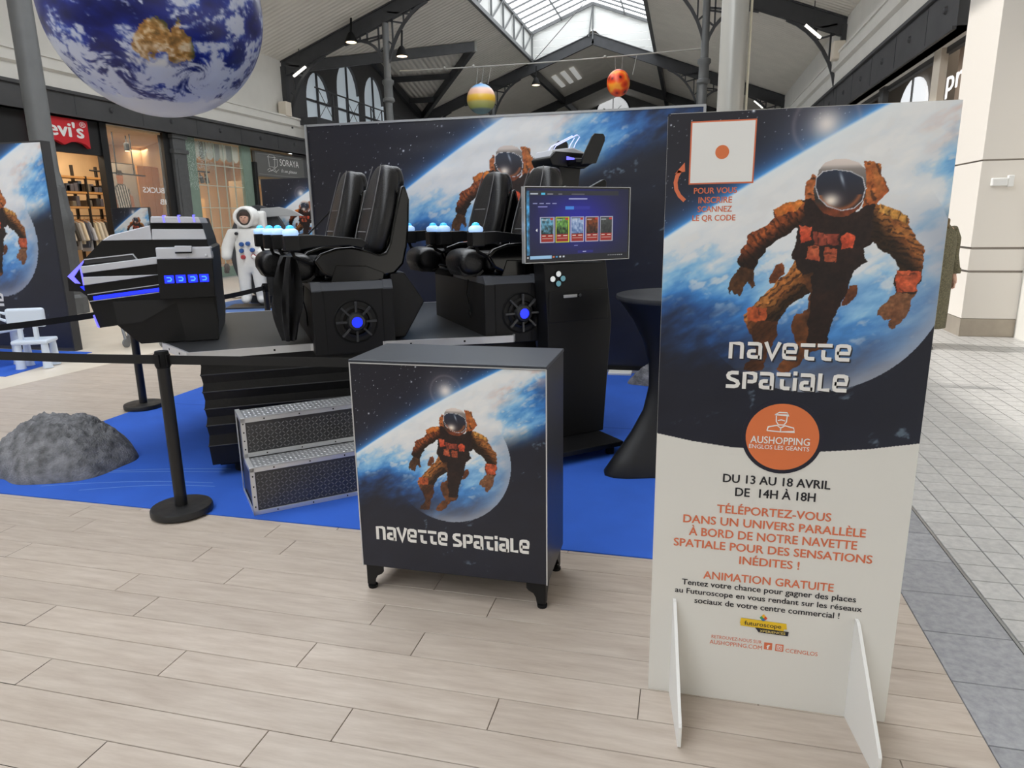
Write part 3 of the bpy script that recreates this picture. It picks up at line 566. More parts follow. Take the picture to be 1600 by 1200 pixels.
for w in WIN:
    f = MB(); yc, hw, zt = w
    f.box(-.08, -.02, yc - .04, yc + .04, 5, zt); f.box(-.08, -.02, yc - hw, yc + hw, 6.1, 6.18)
    o = f.build('window_frame', 'iron', gw); 
    pn = MB().prism([(yc - hw - .1, 4.9), (yc + hw + .3, 4.9), (yc + hw + .3, zt - 1.1), (yc + hw + .15, zt + .25), (yc - hw, zt + .25)], -.14, -.12, 'x').build('pane', M_('pane_glow', (205, 215, 220), .2, emit=.35, ecol=(205, 218, 228)), o)  # pane glows by itself in place of daylight behind the gable
gl = thing('gallery', 'dark railed gallery in front of the arched windows', 'balcony', (XL + .1, 0, 0))
MB().box(0, .9, GY0 + .2, GY1, 5.05, 5.3).build('deck', 'iron', gl)
r_ = MB()
for yy in np.arange(GY0 + .5, GY1, 1.1): r_.tube([(.85, yy, 5.3), (.85, yy, 6.3)], .03, 5)
r_.tube([(.85, GY0 + .3, 6.3), (.85, GY1, 6.3)], .03, 5).tube([(.85, GY0 + .3, 5.85), (.85, GY1, 5.85)], .02, 5)
for yy in np.arange(GY0 + .5, GY1 - 1.2, 2.2): r_.tube([(.85, yy, 5.3), (.85, yy + 1.1, 6.3)], .015, 4).tube([(.85, yy, 6.3), (.85, yy + 1.1, 5.3)], .015, 4)
r_.build('railing', 'iron', gl)
# trims, bands, speakers
for sx, X, z0, z1, y0, y1, nm in ((1, XL, 4.62, 5.26, 2, 24.9, 'trim_1'), (-1, XR, 5.27, 6.04, 13.4, 54, 'trim_2')):
    zt = z1; zm = (z0 + z1) / 2
    o = MB().prism([(X, z0), (X + sx * .22, z0), (X + sx * .22, zm), (X + sx * .32, zm + .04), (X + sx * .32, zt - .06), (X + sx * .36, zt - .06), (X + sx * .36, zt), (X, zt)], y0, y1).build(nm, 'wall_white'); struct(o, ['', 'white moulded cornice above the dark band on the left wall', 'white moulded cornice above the dark band on the right wall'][int(nm[-1])], 'cornice')
def steel_band(nm, X, sx, y0, y1, z0, z1, lab, step):
    b = struct(MB().box(min(X, X + sx * .2), max(X, X + sx * .2), y0, y1, z0, z1).build(nm, 'band'), lab, 'beam')
    MB().box(min(X, X + sx * .26), max(X, X + sx * .26), y0, y1, z1 - .07, z1).box(min(X, X + sx * .26), max(X, X + sx * .26), y0, y1, z0, z0 + .05).build('flange', 'band', b)
    for i, yy in enumerate(np.arange(y0 + .6, y1, step)):
        if i % 2: MB().box(min(X + sx * .2, X + sx * .206), max(X + sx * .2, X + sx * .206), yy - .015, yy + .015, z0 + .05, z1 - .07).build('joint', 'iron', b)
        else: MB().lathe([(.001, 0), (.07, 0), (.05, .04), (.001, .05)], 10, (X + sx * .2, yy, (z0 + z1) / 2 + .02), Matrix.Rotation(R(90 * sx), 3, 'Y'), False).build('bolt', 'iron', b)
    return b
steel_band('trim_3', XL, 1, 2, 24.8, 4.06, 4.62, 'dark riveted steel beam above the left shopfronts', 1.05); steel_band('trim_4', XR, -1, 13.4, 54, 4.46, 5.27, 'dark riveted steel beam above the right shopfronts', 1.0)
# ---------------------------------------------------------------- shopfronts, left
M_('shop_black', (24, 24, 26), .5); M_('pilaster', (88, 89, 90), .55, var=.1); M_('green_paint', (132, 152, 138), .5, var=.06, vscale=4.); M_('warm_wall', (206, 178, 140), .7, var=.08, vscale=2.); M_('pine', (186, 128, 68), .5, var=.2, vscale=5., stretch=(1, 6, .6)); M_('shelf_wood', (204, 150, 90), .5)
SK = 0
SH = M_('shop_grey', (120, 116, 110), .7)
PARTS_ORD = ['first', 'second', 'third', 'fourth', 'fifth', 'sixth', 'seventh', 'eighth', 'ninth', 'tenth', 'eleventh', 'twelfth', 'thirteenth', 'fourteenth']
def shopbox(nm, y0, y1, depth, wallm, lab, light=60, h=4.0):
    t = struct(MB().box(XL - depth - .1, XL - depth, y0, y1, 0, h).prism([(XL - .05, y0), (XL - .05, y0 - .05), (XL - depth, y0 + 3.2 * SK - .05), (XL - depth, y0 + 3.2 * SK)], 0, h, 'z').prism([(XL - .05, y1 - 3 * (1 - SK)), (XL - .05, y1 - 3 * (1 - SK) + .03), (XL - depth, y1 + .03), (XL - depth, y1)], 0, h, 'z').box(XL - depth, XL - .05, y0 + 3.2 * SK, y1, h, h + .05).build(nm, wallm), lab, 'shop')
    l = bpy.data.lights.new('shop_area_light', 'AREA'); l.energy = light; l.size = 1.6; l.size_y = 4.5; l.shape = 'RECTANGLE'; l.color = (1, .82, .6)
    lo = bpy.data.objects.new('shop_area_light', l); COL.objects.link(lo); lo.location = (XL - depth * .5, (15.2 if y0 < 15 else 21.5), h - .08); lo.parent = t
    return t
jean = shopbox('wall_clothes_shop', 11.2, 20.6, 3.0, 'warm_wall', 'warm lit interior walls of the clothes shop', 190)
SK = 1
gift = shopbox('wall_gift_shop', 17.7, 26.5, 4.6, 'warm_wall', 'warm lit interior walls of the green shop', 260)
sor = struct(MB().box(XL - .2, XL - .1, 21.2, 25.2, 2.9, 4.06).box(XL - .9, XL - .8, 21.2, 25.2, 0, 3.0).box(XL - .9, XL - .1, 21.1, 21.2, 0, 3.0).build('wall_cake_shop', 'warm_wall'), 'warm wall beside the grey cake shop sign', 'wall')
ff = struct(MB().box(XL - .12, XL, 10.9, 13.2, 0, 4.06).box(XL - .12, XL, 13.2, 15.1, 3.28, 4.06).box(XL - .14, XL + .04, 14.93, 15.14, 0, 4.06).box(XL - .14, XL + .02, 17.1, 17.38, 0, 4.06).box(XL - .12, XL + .02, 15.14, 17.1, 0, .14).build('door_1', 'shop_black'), 'black shopfront frame and fascia of the clothes shop', 'shopfront')
tag(MB().box(XL - .07, XL - .055, 15.14, 17.1, .14, 4.05).build('shop_window', 'glass'), 'tall clear window of the clothes shop', 'window')
bt_ = thing('shop_sign', "red Levi's fascia sign with a scalloped lower edge", 'sign', (XL + .02, 13.55, 0))
pts = [(-1.15, 4.02), (.92, 4.02), (.92, 3.44)] + [(.92 - .10 * i, 3.44 + .16 * math.sin(math.pi * i / 5) * .9) for i in range(1, 5)] + [(.42, 3.46)] + [(.42 - .104 * i, 3.46 + .14 * math.sin(math.pi * i / 5)) for i in range(1, 5)] + [(-.1, 3.46), (-.6, 3.55), (-1.15, 3.46)]
pts = [(-.55, 4.02), (.94, 4.02), (.94, 3.40), (.80, 3.49), (.62, 3.53), (.42, 3.51), (.22, 3.43), (.02, 3.51), (-.2, 3.53), (-.4, 3.49), (-.55, 3.40)]
MB().prism(pts, 0, .1, 'x').build('board', 'red', bt_); text("Levi's", -.45, .80, 3.62, 3.93, 'white_ink', bt_, .104, .03, plane='yz'); text('®', .70, .88, 3.86, 3.98, 'white_ink', bt_, .104, plane='yz')
# clothes shop goods
rk = thing('clothes_rack', 'dark steel wall rack with wooden shelves in the clothes shop', 'shelving', (-16, 0, 0))
f = MB()
for yy in (14.9, 15.95, 16.75): f.bar((0, yy, .2), (0, yy, 3.2), .06, .06, (0, 1, 0)).bar((.4, yy, .2), (.4, yy, 2.9), .05, .05, (0, 1, 0))
f.bar((.2, 14.9, 1.88), (.2, 16.75, 1.88), .03, .03); f.bar((.4, 14.9, 3.1), (0, 15.3, 2.86), .04, .04).build('frame', 'shop_black', rk)
for z in (2.84, 2.45, 2.07):
    for a, b in ((14.9, 15.93), (15.98, 16.75)): MB().box(0, .42, a, b, z, z + .05).build('shelf', 'shelf_wood', rk)
FC = {'upper': 0, 'lower': 0}
for i in range(26):
    z = (2.12, 2.5, 2.12)[i % 3] ; yy = 14.98 + (i // 2) * .13; 
    if 15.88 < yy < 16.02: continue
    h = .12 + .16 * random.random(); c = random.choice([(72, 78, 90), (120, 112, 98), (60, 58, 58), (170, 160, 140), (96, 92, 100)])
    o = MB().box(0, .34, -.055, .055, 0, h).build('folded_clothes', M_('cloth%d' % (c[0]), c, .9), None, bevel=.015); o.location = (-15.94, yy, z if i % 2 else 2.5)
    lv_ = 'upper' if not i % 2 else 'lower'; FC[lv_] += 1; tag(o, '%s folded pile of clothes from the left on the %s shop shelf' % (PARTS_ORD[FC[lv_] - 1], lv_), 'clothes', 'folded clothes on the rack')
cols = [(214, 200, 170), (226, 220, 205), (205, 196, 180), (70, 66, 62), (180, 176, 172), (226, 214, 190), (92, 96, 110), (198, 200, 208)]
for i in range(13):
    c = cols[i % len(cols)]; yy = 14.98 + i * .135; L_ = .72 + .25 * ((i * 7) % 5) / 5
    t = thing('hanging_shirt', '%s shirt from the left on the shop rail under the shelves' % PARTS_ORD[i], 'shirt', (-15.8, yy, 1.86), R(90), 'shirts on the clothes rack'); t.rotation_euler[2] = R(8)
    sh = MB(); sh.prism([(-.06, -.1), (.06, -.1), (.2, -.17), (.3, -.62), (.22, -.64), (.17, -.32), (.17, -L_), (-.17, -L_), (-.17, -.32), (-.22, -.64), (-.3, -.62), (-.2, -.17)], -.035, .035).build('fabric', M_('shirt%d%d' % (c[0], c[2]), c, .9), t, bevel=.012)
    MB().tube([(-.2, 0, -.15), (0, 0, -.06), (.2, 0, -.15)], .012, 5).tube([(0, 0, -.06), (0, 0, .02)], .006, 4).build('hanger', 'shelf_wood', t)
ps = thing('photo_poster', 'tall photo poster of a person in a striped shirt in the shop window', 'poster', (-15.5, 17.05, 0))
def poster(X, Z):
    c = np.ones(X.shape + (3,)) * np.array([176, 166, 152.]) * (1 - .25 * np.clip((2.6 - Z), 0, 1))[..., None]
    c[inpoly(X, Z, [(-.35, 1.2), (-.33, 2.2), (-.3, 2.62), (-.12, 2.75), (.12, 2.75), (.3, 2.6), (.38, 2.1), (.36, 1.2)])] = (74, 78, 80)
    st = inpoly(X, Z, [(-.28, 2.55), (-.1, 2.72), (.18, 2.72), (.3, 2.55), (.22, 1.9), (-.25, 1.9)]); c[st] = np.where((np.sin(X[st] * 70 + Z[st] * 12) > .2)[:, None], (210, 205, 195), (52, 60, 62))
    for P in ([(-.36, 2.5), (-.26, 2.5), (-.2, 2.1), (.02, 1.98), (0, 1.88), (-.28, 1.98), (-.38, 2.2)], [(.28, 2.5), (.4, 2.4), (.42, 2.0), (.2, 1.75), (.15, 1.85), (.3, 2.05)], [(-.11, 2.75), (.09, 2.75), (.12, 2.95), (.08, 3.06), (-.1, 3.06), (-.13, 2.92)]): c[inpoly(X, Z, P)] = (176, 112, 78)
    c[inpoly(X, Z, [(-.14, 2.98), (.12, 2.98), (.09, 3.12), (-.1, 3.12)])] = (50, 34, 28)
    return c / 255
pm = print_mat('poster_print'); o = print_sheet('print', -.42, .6, 1.2, 3.3, 60, 110, poster, pm, ps); o.rotation_euler[2] = R(90); MB().box(-.04, -.004, -.44, .62, 1.18, 3.32).build('backing', 'shop_black', ps); o.location = (.004, 0, 0)
wp = thing('pine_panel', 'tall knotty pine board panel inside the shop window', 'panel', (-15.6, 17.3, 0))
for i in range(3): MB().box(0, .05, .50 + .29 * i, .78 + .29 * i, .2, 3.3).build('board', 'pine', wp)
for i, (yy, zz) in enumerate(((15.5, 3.8), (16.0, 3.82), (16.9, 3.8), (13.9, 3.1), (14.3, 3.1))):
    t = thing('spotlight', ['left spotlight in the tall clothes shop window', 'middle spotlight in the tall clothes shop window', 'right spotlight in the tall clothes shop window', 'left spotlight above the clothes rack', 'right spotlight above the clothes rack'][i], 'spotlight', (-15.0, yy, zz), 0, 'clothes shop spotlights'); MB().lathe([(.07, -.2), (.07, 0), (.02, .03), (.015, .3)], 10).build('can', 'shop_black', t, 40); MB().lathe([(.055, -.206), (.055, -.2)], 10).build('lens', 'lamp_glow', t)
MB_ = MB(); 
for yy in (15.6, 16.1, 16.7): MB_.tube([(-14.7, yy, 4.0), (-14.7, yy, 2.95)], .015, 5)
MB_.tube([(-14.7, 15.2, 2.98), (-14.7, 17.1, 2.94)], .02, 5); tag(MB_.build('hanging_rail', 'shop_black'), 'thin black rail hung from rods in the shop window', 'rail')
wt = thing('sign_reflection', 'painted reflection of a BUCKS sign, mirrored white letters on the shop glass', 'lettering', (XL - .05, 0, 0))
text('BUCKS', 16.2, 17.0, 2.46, 2.60, 'white_ink', wt, .0, .02, plane='yz', flip=True); text('IB', 16.78, 17.02, 2.16, 2.30, 'white_ink', wt, 0, .02, plane='yz', flip=True)  # reflection of a sign behind the camera, drawn as flipped letters
# pilaster
for yy, lab in ((17.62, 'grey panelled pilaster between the clothes shop and the green shop'), (21.22, 'narrow dark post between the green shop and the cake shop sign')):
    w = .26 if yy < 18 else .07; t = thing('pilaster', lab, 'pilaster', (XL, yy, 0)); mm = 'pilaster' if yy < 18 else 'shop_black'
    MB().box(-.1, .12, -w, w, 0, 3.6).build('shaft', mm, t, bevel=.02)
    if w > .1: MB().box(-.1, .17, -w - .04, w + .04, 3.55, 3.66).box(-.1, .17, -w - .05, w + .05, 3.95, 4.06).box(-.1, .12, -w, w, 3.6, 4.0).build('capital', mm, t, bevel=.015); MB().box(-.1, .18, -w - .04, w + .04, 0, .5).build('plinth', mm, t, bevel=.015); MB().box(.12, .135, -w + .08, w - .08, .7, 3.4).build('panel', mm, t, bevel=.008)
# green shop
gs = thing('green_shopfront', 'sage green shopfront with gridded window and striped blind', 'shopfront', (XL, 0, 0))
for a, b in ((17.88, 18.42), (20.66, 21.15)): MB().box(-.1, 0, a, b, 0, 4.06).build('jamb', 'green_paint', gs); MB().box(0, .015, a + .1, b - .1, .3, 1.6).box(0, .015, a + .1, b - .1, 1.75, 3.0).build('jamb_panel', 'green_paint', gs, bevel=.008)
MB().box(-.1, 0, 18.42, 20.66, 0, .32).build('bottom_rail', 'green_paint', gs)
g = MB()
for yy in np.linspace(18.42, 20.66, 6)[1:-1]: g.box(-.06, -.03, yy - .012, yy + .012, .32, 4.0)
for z in (.9, 1.5, 2.1, 2.75, 3.35): g.box(-.06, -.03, 18.42, 20.66, z - .012, z + .012)
g.build('glazing_bars', M_('bar_green', (196, 204, 190), .5), gs)
MB().box(-.05, -.04, 18.42, 20.66, .32, 4.0).build('pane', 'glass', gs)
for i in range(7):
    y0 = 18.42 + i * .32; MB().prism([(y0, 4.0), (y0 + .32, 4.0), (y0 + .32, 3.62)] + [(y0 + .32 - .32 * q / 6, 3.62 - .12 * math.sin(math.pi * q / 6)) for q in range(1, 6)] + [(y0, 3.62)], -.16, -.12, 'x').build('blind_stripe', [M_('blind_cream', (226, 222, 204), .8), M_('blind_grey', (158, 160, 150), .8)][i % 2], gs)
lv = MB(); 
for i in range(260): 
    yy, zz = 17.9 + .5 * random.random(), 2.6 + 1.4 * random.random(); s_ = .03; a = random.random() * 3; lv.add([(.016, yy, zz), (.016, yy + s_ * math.cos(a), zz + s_ * math.sin(a)), (.016, yy + s_ * math.cos(a + 1.2), zz + s_ * math.sin(a + 1.2))], [(0, 1, 2)])
for i in range(170):
    yy, zz = 18.5 + .75 * random.random(), 3.2 + .8 * random.random(); s_ = .04; a = random.random() * 3; lv.add([(-.02, yy, zz), (-.02, yy + s_ * math.cos(a), zz + s_ * math.sin(a)), (-.02, yy + s_ * math.cos(a + 1.2), zz + s_ * math.sin(a + 1.2))], [(0, 1, 2)])
o = lv.build('leaf_print', M_('leaf_white', (196, 206, 200), .6), gs); o['kind'] = 'stuff'
tr = thing('track_lights', 'black track of spotlights inside the green shop', 'track light', (-15.6, 0, 0)); MB().box(-.03, .03, 19.0, 21.1, 3.28, 3.33).build('track', 'shop_black', tr)
for i in range(8): MB().lathe([(.07, 0), (.07, .2), (.03, .24), (.015, .34)], 9, (0, 19.15 + i * .26, 2.95), Matrix.Rotation(R(20), 3, 'X')).build('spot', 'shop_black', tr, 40)
cb = thing('display_cabinet', 'warm cream wall display with small shelves inside the green shop', 'cabinet', (-18.3, 3.3, 0)); MB().box(-.1, 0, 18.2, 21.0, .6, 2.6).build('panel', M_('panel_warm', (222, 186, 132), .7), cb)
for z in (1.0, 1.35): MB().box(0, .3, 18.6, 20.9, z, z + .05).build('shelf', 'cream', cb)
d = MB()
for i in range(3):
    for j in range(4): d.box(.0, .02, 19.6 + i * .22, 19.66 + i * .22, 1.7 + j * .18, 1.75 + j * .18)
d.build('price_marks', 'pine', cb)
# cake shop sign
cs = thing('cake_shop_sign', 'grey fascia sign reading SORAYA with a glass drawing', 'sign', (XL + .06, 0, 0)); MB().box(-.1, 0, 21.3, 24.35, 3.16, 3.96).build('board', M_('sign_grey', (104, 104, 102), .6), cs); MB().box(0, .01, 21.42, 24.2, 3.22, 3.24).box(0, .01, 21.42, 24.2, 3.88, 3.9).build('border', M_('sign_line', (140, 140, 138), .6), cs)
text('SORAYA', 22.75, 24.0, 3.58, 3.80, 'white_ink', cs, .004, .0, plane='yz'); text('Et ses gâteaux', 22.8, 23.85, 3.36, 3.46, 'white_ink', cs, .004, 0, plane='yz', shear=.35)
g = MB()
for P in ([(22.05, 3.82), (22.08, 3.5), (22.4, 3.5), (22.45, 3.82)], [(22.0, 3.82), (22.5, 3.82)], [(22.05, 3.84), (22.12, 3.9), (22.38, 3.9), (22.45, 3.84)], [(22.35, 3.75), (22.6, 3.78), (22.58, 3.55), (22.4, 3.46)], [(21.95, 3.38), (22.1, 3.46), (22.2, 3.36), (22.35, 3.46), (22.5, 3.36), (22.65, 3.44)], [(22.0, 3.33), (22.25, 3.4), (22.5, 3.32)]): g.tube([(.004, a, b) for a, b in P], .008, 4)
g.build('glass_drawing', 'white_ink', cs)
# ---------------------------------------------------------------- near left column, duct, right pillar
t = thing('pedestal_column', 'tall round grey column with a stepped pedestal at the left edge', 'column', (-11.33, 10.75, 0))
MB().lathe([(.25, 2.3), (.22, 2.45), (.195, 2.6), (.18, 7.9)], 24).build('shaft', 'iron_light', t, 40); MB().lathe([(.34, 0), (.34, .3), (.30, .36), (.29, 1.5), (.31, 1.55), (.31, 1.85), (.28, 1.9), (.25, 2.34)], 10).build('pedestal', 'pilaster', t, 30)
t = thing('round_duct', 'thick pale grey vertical duct behind the tall sign', 'duct', (.58, 12, 0)); MB().lathe([(.2, 0), (.2, 8.3)], 28).build('pipe', M_('duct_grey', (176, 176, 172), .35, metal=.4), t, 40); MB().tube([(.235, -.02, 0), (.235, -.02, 8.3)], .02, 6).build('side_pipe', M_('duct_cream', (198, 192, 172), .4), t); MB().lathe([(.28, 0), (.28, .12), (.2, .14)], 28).build('foot', 'iron_light', t, 40)
pil = thing('wall_pillar', 'wide white clad pillar with metal strips and grey skirting', 'pillar', (0, 0, 0)); pil['kind'] = 'structure'
PM = M_('pillar_white', (232, 226, 218), .5)
for z0, z1 in ((.24, .84), (.87, 1.14), (1.17, 2.24), (2.26, 9)): MB().box(3.6, 4.3, 10.35, 11.5, z0, z1).build('cladding_panel', PM, pil, bevel=.004)
MB().box(3.62, 4.3, 10.37, 11.48, 0, 9).build('core', M_('strip_metal', (140, 132, 124), .35, metal=.6), pil); MB().box(3.595, 4.3, 10.345, 11.5, 0, .235).build('skirting', M_('skirting', (170, 160, 146), .3, metal=.3, var=.06), pil)
MB().box(4.3, 7, 10.2, 11.5, .0, 9).build('return_wall', PM, pil); MB().box(4.3, 4.6, 10.18, 10.21, 0, .24).build('return_skirting', 'skirting', pil)
t = thing('wall_sensor', 'small white alarm sensor on the pillar', 'sensor', (3.8, 10.35, 1.93)); MB().box(-.08, .1, -.07, 0, 0, .1).build('body', 'white', t, bevel=.015); MB().box(.1, .17, -.06, 0, -.01, .13).build('side_box', 'white', t, bevel=.01)
# right shopfront strip
rs = struct(MB().box(6.2, 6.3, 11.5, 30, 0, 6).box(XR + .3, 6.2, 11.5, 30, 6, 6.1).box(XR + .3, 6.2, 29.9, 30, 0, 6).box(XR + .3, 6.2, 11.4, 11.5, 0, 6).build('wall_right_shops', M_('shop_dim', (120, 112, 104), .7)), 'dim shop interior below the dark beam on the right', 'wall')
for ya, yb, m in ((14.75, 15.15, 'cream'), (18.6, 19.0, 'pilaster'), (21.5, 21.8, 'cream')): MB().box(XR + .02, XR + .14, ya, yb, 0, 4.46).build('post', m, rs)
MB().box(XR + .3, XR + .34, 11.5, 14.72, .5, 4.46).build('sign_panel', M_('panel_brown', (190, 170, 152), .6), rs); MB().box(XR + .1, XR + .2, 11.6, 28, 4.36, 4.47).build('soffit', 'iron', rs)
o = MB().prism([(21.9, 3.4), (24.5, 3.4), (24.5, 4.5)] + [(23.2 + 1.3 * math.cos(R(q)), 4.5 + .85 * math.sin(R(q))) for q in range(15, 180, 15)] + [(21.9, 4.5)], 6.08, 6.14, 'x').build('arched_window', M_('arch_pane_glow', (236, 240, 244), .4, emit=1.0), rs)  # daylight put into the pane as emission
g = MB(); g.box(6.04, 6.08, 23.16, 23.24, 3.4, 5.35).box(6.04, 6.08, 21.9, 24.5, 4.3, 4.37).build('window_bar', 'iron_light', o)
l = bpy.data.lights.new('shop_area_light', 'AREA'); l.energy = 70; l.size = 1.2; l.size_y = 8; l.shape = 'RECTANGLE'; l.color = (1, .86, .7); lo = bpy.data.objects.new('shop_area_light', l); COL.objects.link(lo); lo.location = (5.2, 17, 5.9); lo.parent = rs  # added area light, no fitting, brightens the dark panel behind the letters
ls = thing('lit_letters', 'white illuminated letters pro on the right shopfront', 'sign', (XR - .02, 13.3, 0)); text('pro', -.35, .86, 3.63, 3.98, M_('letter_lit', (250, 248, 245), .4, emit=.8), ls, 0, .02, plane='yz', flip=True)
# lamps on the roof frames, speakers, clock, wires
for i, (p, lab) in enumerate((((-11.1, 23.1, 7.5), 'black floodlight under the near roof frame on the left'), ((-9.4, 23.3, 7.0), 'black floodlight hung beside the slim left column'), ((-6.9, 33, 7.6), 'black floodlight under the valley beam behind the yellow balloon'))):
    t = thing('floodlight', lab, 'floodlight', p); MB().lathe([(.06, .25), (.1, .2), (.2, -.02), (.2, -.06)], 14).build('housing', 'black_matt', t, 40); MB().lathe([(.17, -.065), (.17, -.055)], 14).build('lens', 'lamp_glow', t); MB().bar((0, 0, .2), (0, .1, .75), .05, .05, (0, 1, 0)).build('arm', 'black_matt', t)
for p, rz, lab in (((-13.2, 23.3, 6.7), 30, 'lit strip lamp near the left arched window'), ((3.2, 22.5, 6.6), -40, 'lit strip lamp under the right roof bracket'), ((3.2, 38.5, 7.0), -40, 'far strip lamp low on the right')):
    t = thing('strip_lamp', lab, 'strip light', p, 0); MB().box(-.28, .28, -.04, .04, -.03, .03, Matrix.Rotation(R(-rz), 4, 'Y')).build('tube', M_('strip_glow', (255, 252, 240), .4, emit=1.6), t); MB().bar((0, .05, 0), (0, .05, .8), .02, .02, (0, 1, 0)).build('stem', 'iron', t)
for p, lab in (((-13.75, 23.1, 5.45), 'pale box loudspeaker at the end of the left cornice'), ((3.9, 22.6, 6.05), 'white loudspeaker below the right roof bracket')):
    t = thing('loudspeaker', lab, 'loudspeaker', p); MB().box(-.16, .16, -.2, .16, -.22, .26).build('box', 'cream', t, bevel=.03); MB().bar((0, .1, 0), (.1 if p[0] > 0 else -.1, .3, 0), .05, .05).build('bracket', 'iron', t)
ck = thing('wall_clock', 'large round white clock on the far gable wall', 'clock', (-5.65, 54.9, 9.2)); RM = Matrix.Rotation(R(90), 3, 'X')
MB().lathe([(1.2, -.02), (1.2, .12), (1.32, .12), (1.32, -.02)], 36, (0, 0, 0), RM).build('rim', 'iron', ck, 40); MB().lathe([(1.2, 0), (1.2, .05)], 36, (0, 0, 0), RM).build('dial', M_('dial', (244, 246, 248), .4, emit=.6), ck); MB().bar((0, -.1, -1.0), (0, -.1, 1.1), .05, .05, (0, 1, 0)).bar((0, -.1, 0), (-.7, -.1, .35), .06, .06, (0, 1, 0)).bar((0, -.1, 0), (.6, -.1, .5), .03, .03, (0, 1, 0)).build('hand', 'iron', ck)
w1 = MB(); n = 24; P = [(-9.6 + 9.8 * i / n, 23.5, 6.53 + .04 * i / n + .06 * math.sin(math.pi * i / n) * (-1)) for i in range(n + 1)]
o = tag(w1.tube(P, .022, 5).build('string_cable', M_('cable_grey', (150, 148, 142), .6)), 'pale cable strung between the slim columns carrying small planet balloons', 'cable')
o = MB(); 
for k in (1.6, 2.6, 6.9): o.ball((-9.6 + 9.8 * k / 9.8, 23.5, 6.53), .05, 8, 6)
o.build('knot', 'cable_grey', bpy.data.objects['string_cable'])
# planets
def planet_mat(name, kind):
    m = bpy.data.materials.new(name); m.use_nodes = True; nt = m.node_tree; N = nt.nodes; Lk = nt.links; p = N['Principled BSDF']; p.inputs['Roughness'].default_value = .32; tc = N.new('ShaderNodeTexCoord')
    def noise(sc, det, dist=0., vec=None):
        n = N.new('ShaderNodeTexNoise'); n.inputs['Scale'].default_value = sc; n.inputs['Detail'].default_value = det; n.inputs['Distortion'].default_value = dist; Lk.new(vec or tc.outputs['Object'], n.inputs['Vector']); return n.outputs[0]
    def cramp(fac, stops):
        r = N.new('ShaderNodeValToRGB'); e = r.color_ramp.elements
        while len(e) < len(stops): e.new(.5)
        for k, (a, c) in enumerate(stops): e[k].position = a; e[k].color = (*lin(c), 1)
        Lk.new(fac, r.inputs[0]); return r.outputs[0]
    if kind == 'bands':
        s = N.new('ShaderNodeSeparateXYZ'); Lk.new(tc.outputs['Generated'], s.inputs[0]); Lk.new(cramp(s.outputs[2], ((0, (70, 110, 120)), (.14, (84, 104, 112)), (.2, (150, 160, 90)), (.36, (176, 172, 110)), (.44, (226, 180, 50)), (.58, (238, 196, 84)), (.64, (238, 190, 160)), (.8, (236, 196, 180)), (.88, (130, 180, 220)), (1, (40, 130, 210)))), p.inputs['Base Color'])
    else:
        v_ = N.new('ShaderNodeTexVoronoi'); v_.inputs['Scale'].default_value = 3.1; Lk.new(tc.outputs['Object'], v_.inputs['Vector']); mx = N.new('ShaderNodeMath'); mx.operation = 'ADD'; mn = N.new('ShaderNodeMath'); mn.operation = 'MULTIPLY'; mn.inputs[1].default_value = .35; Lk.new(noise(4., 3, .3), mn.inputs[0]); Lk.new(v_.outputs['Distance'], mx.inputs[0]); Lk.new(mn.outputs[0], mx.inputs[1]); Lk.new(cramp(mx.outputs[0], ((.30, (54, 14, 14)), (.40, (214, 48, 22)), (.62, (244, 96, 28)), (.8, (252, 160, 50)))), p.inputs['Base Color'])
    return m
for p, r, kind, lab in (((-6.76, 23.5, 5.5), .475, 'bands', 'small balloon with blue, pink, yellow and green bands'), ((-2.27, 23.5, 5.74), .36, 'fire', 'small red and orange blotched planet balloon')):
    t = thing('planet_balloon', lab, 'balloon', p); MB().ball((0, 0, 0), r, 28, 18, (1, 1, 1.12 if kind == 'fire' else 1)).build('skin', planet_mat('planet_' + kind, kind), t, 60)
    c = MB(); zt = 6.52 - p[2]
    for dx in (-.2, .02, .3) if kind == 'bands' else (-.12, .12, .55): c.tube([(dx * .8, 0, r * .95 if dx < .5 else r * .6), (dx * .9 + (.1 if kind == 'bands' else .1 * dx), 0, zt)], .012, 4)
    MB().lathe([(.06, r * .97), (.07, r * 1.02), (.03, r * 1.06)], 10).build('valve', 'white', t, 40); c.build('hanging_string', 'cable_grey', t)
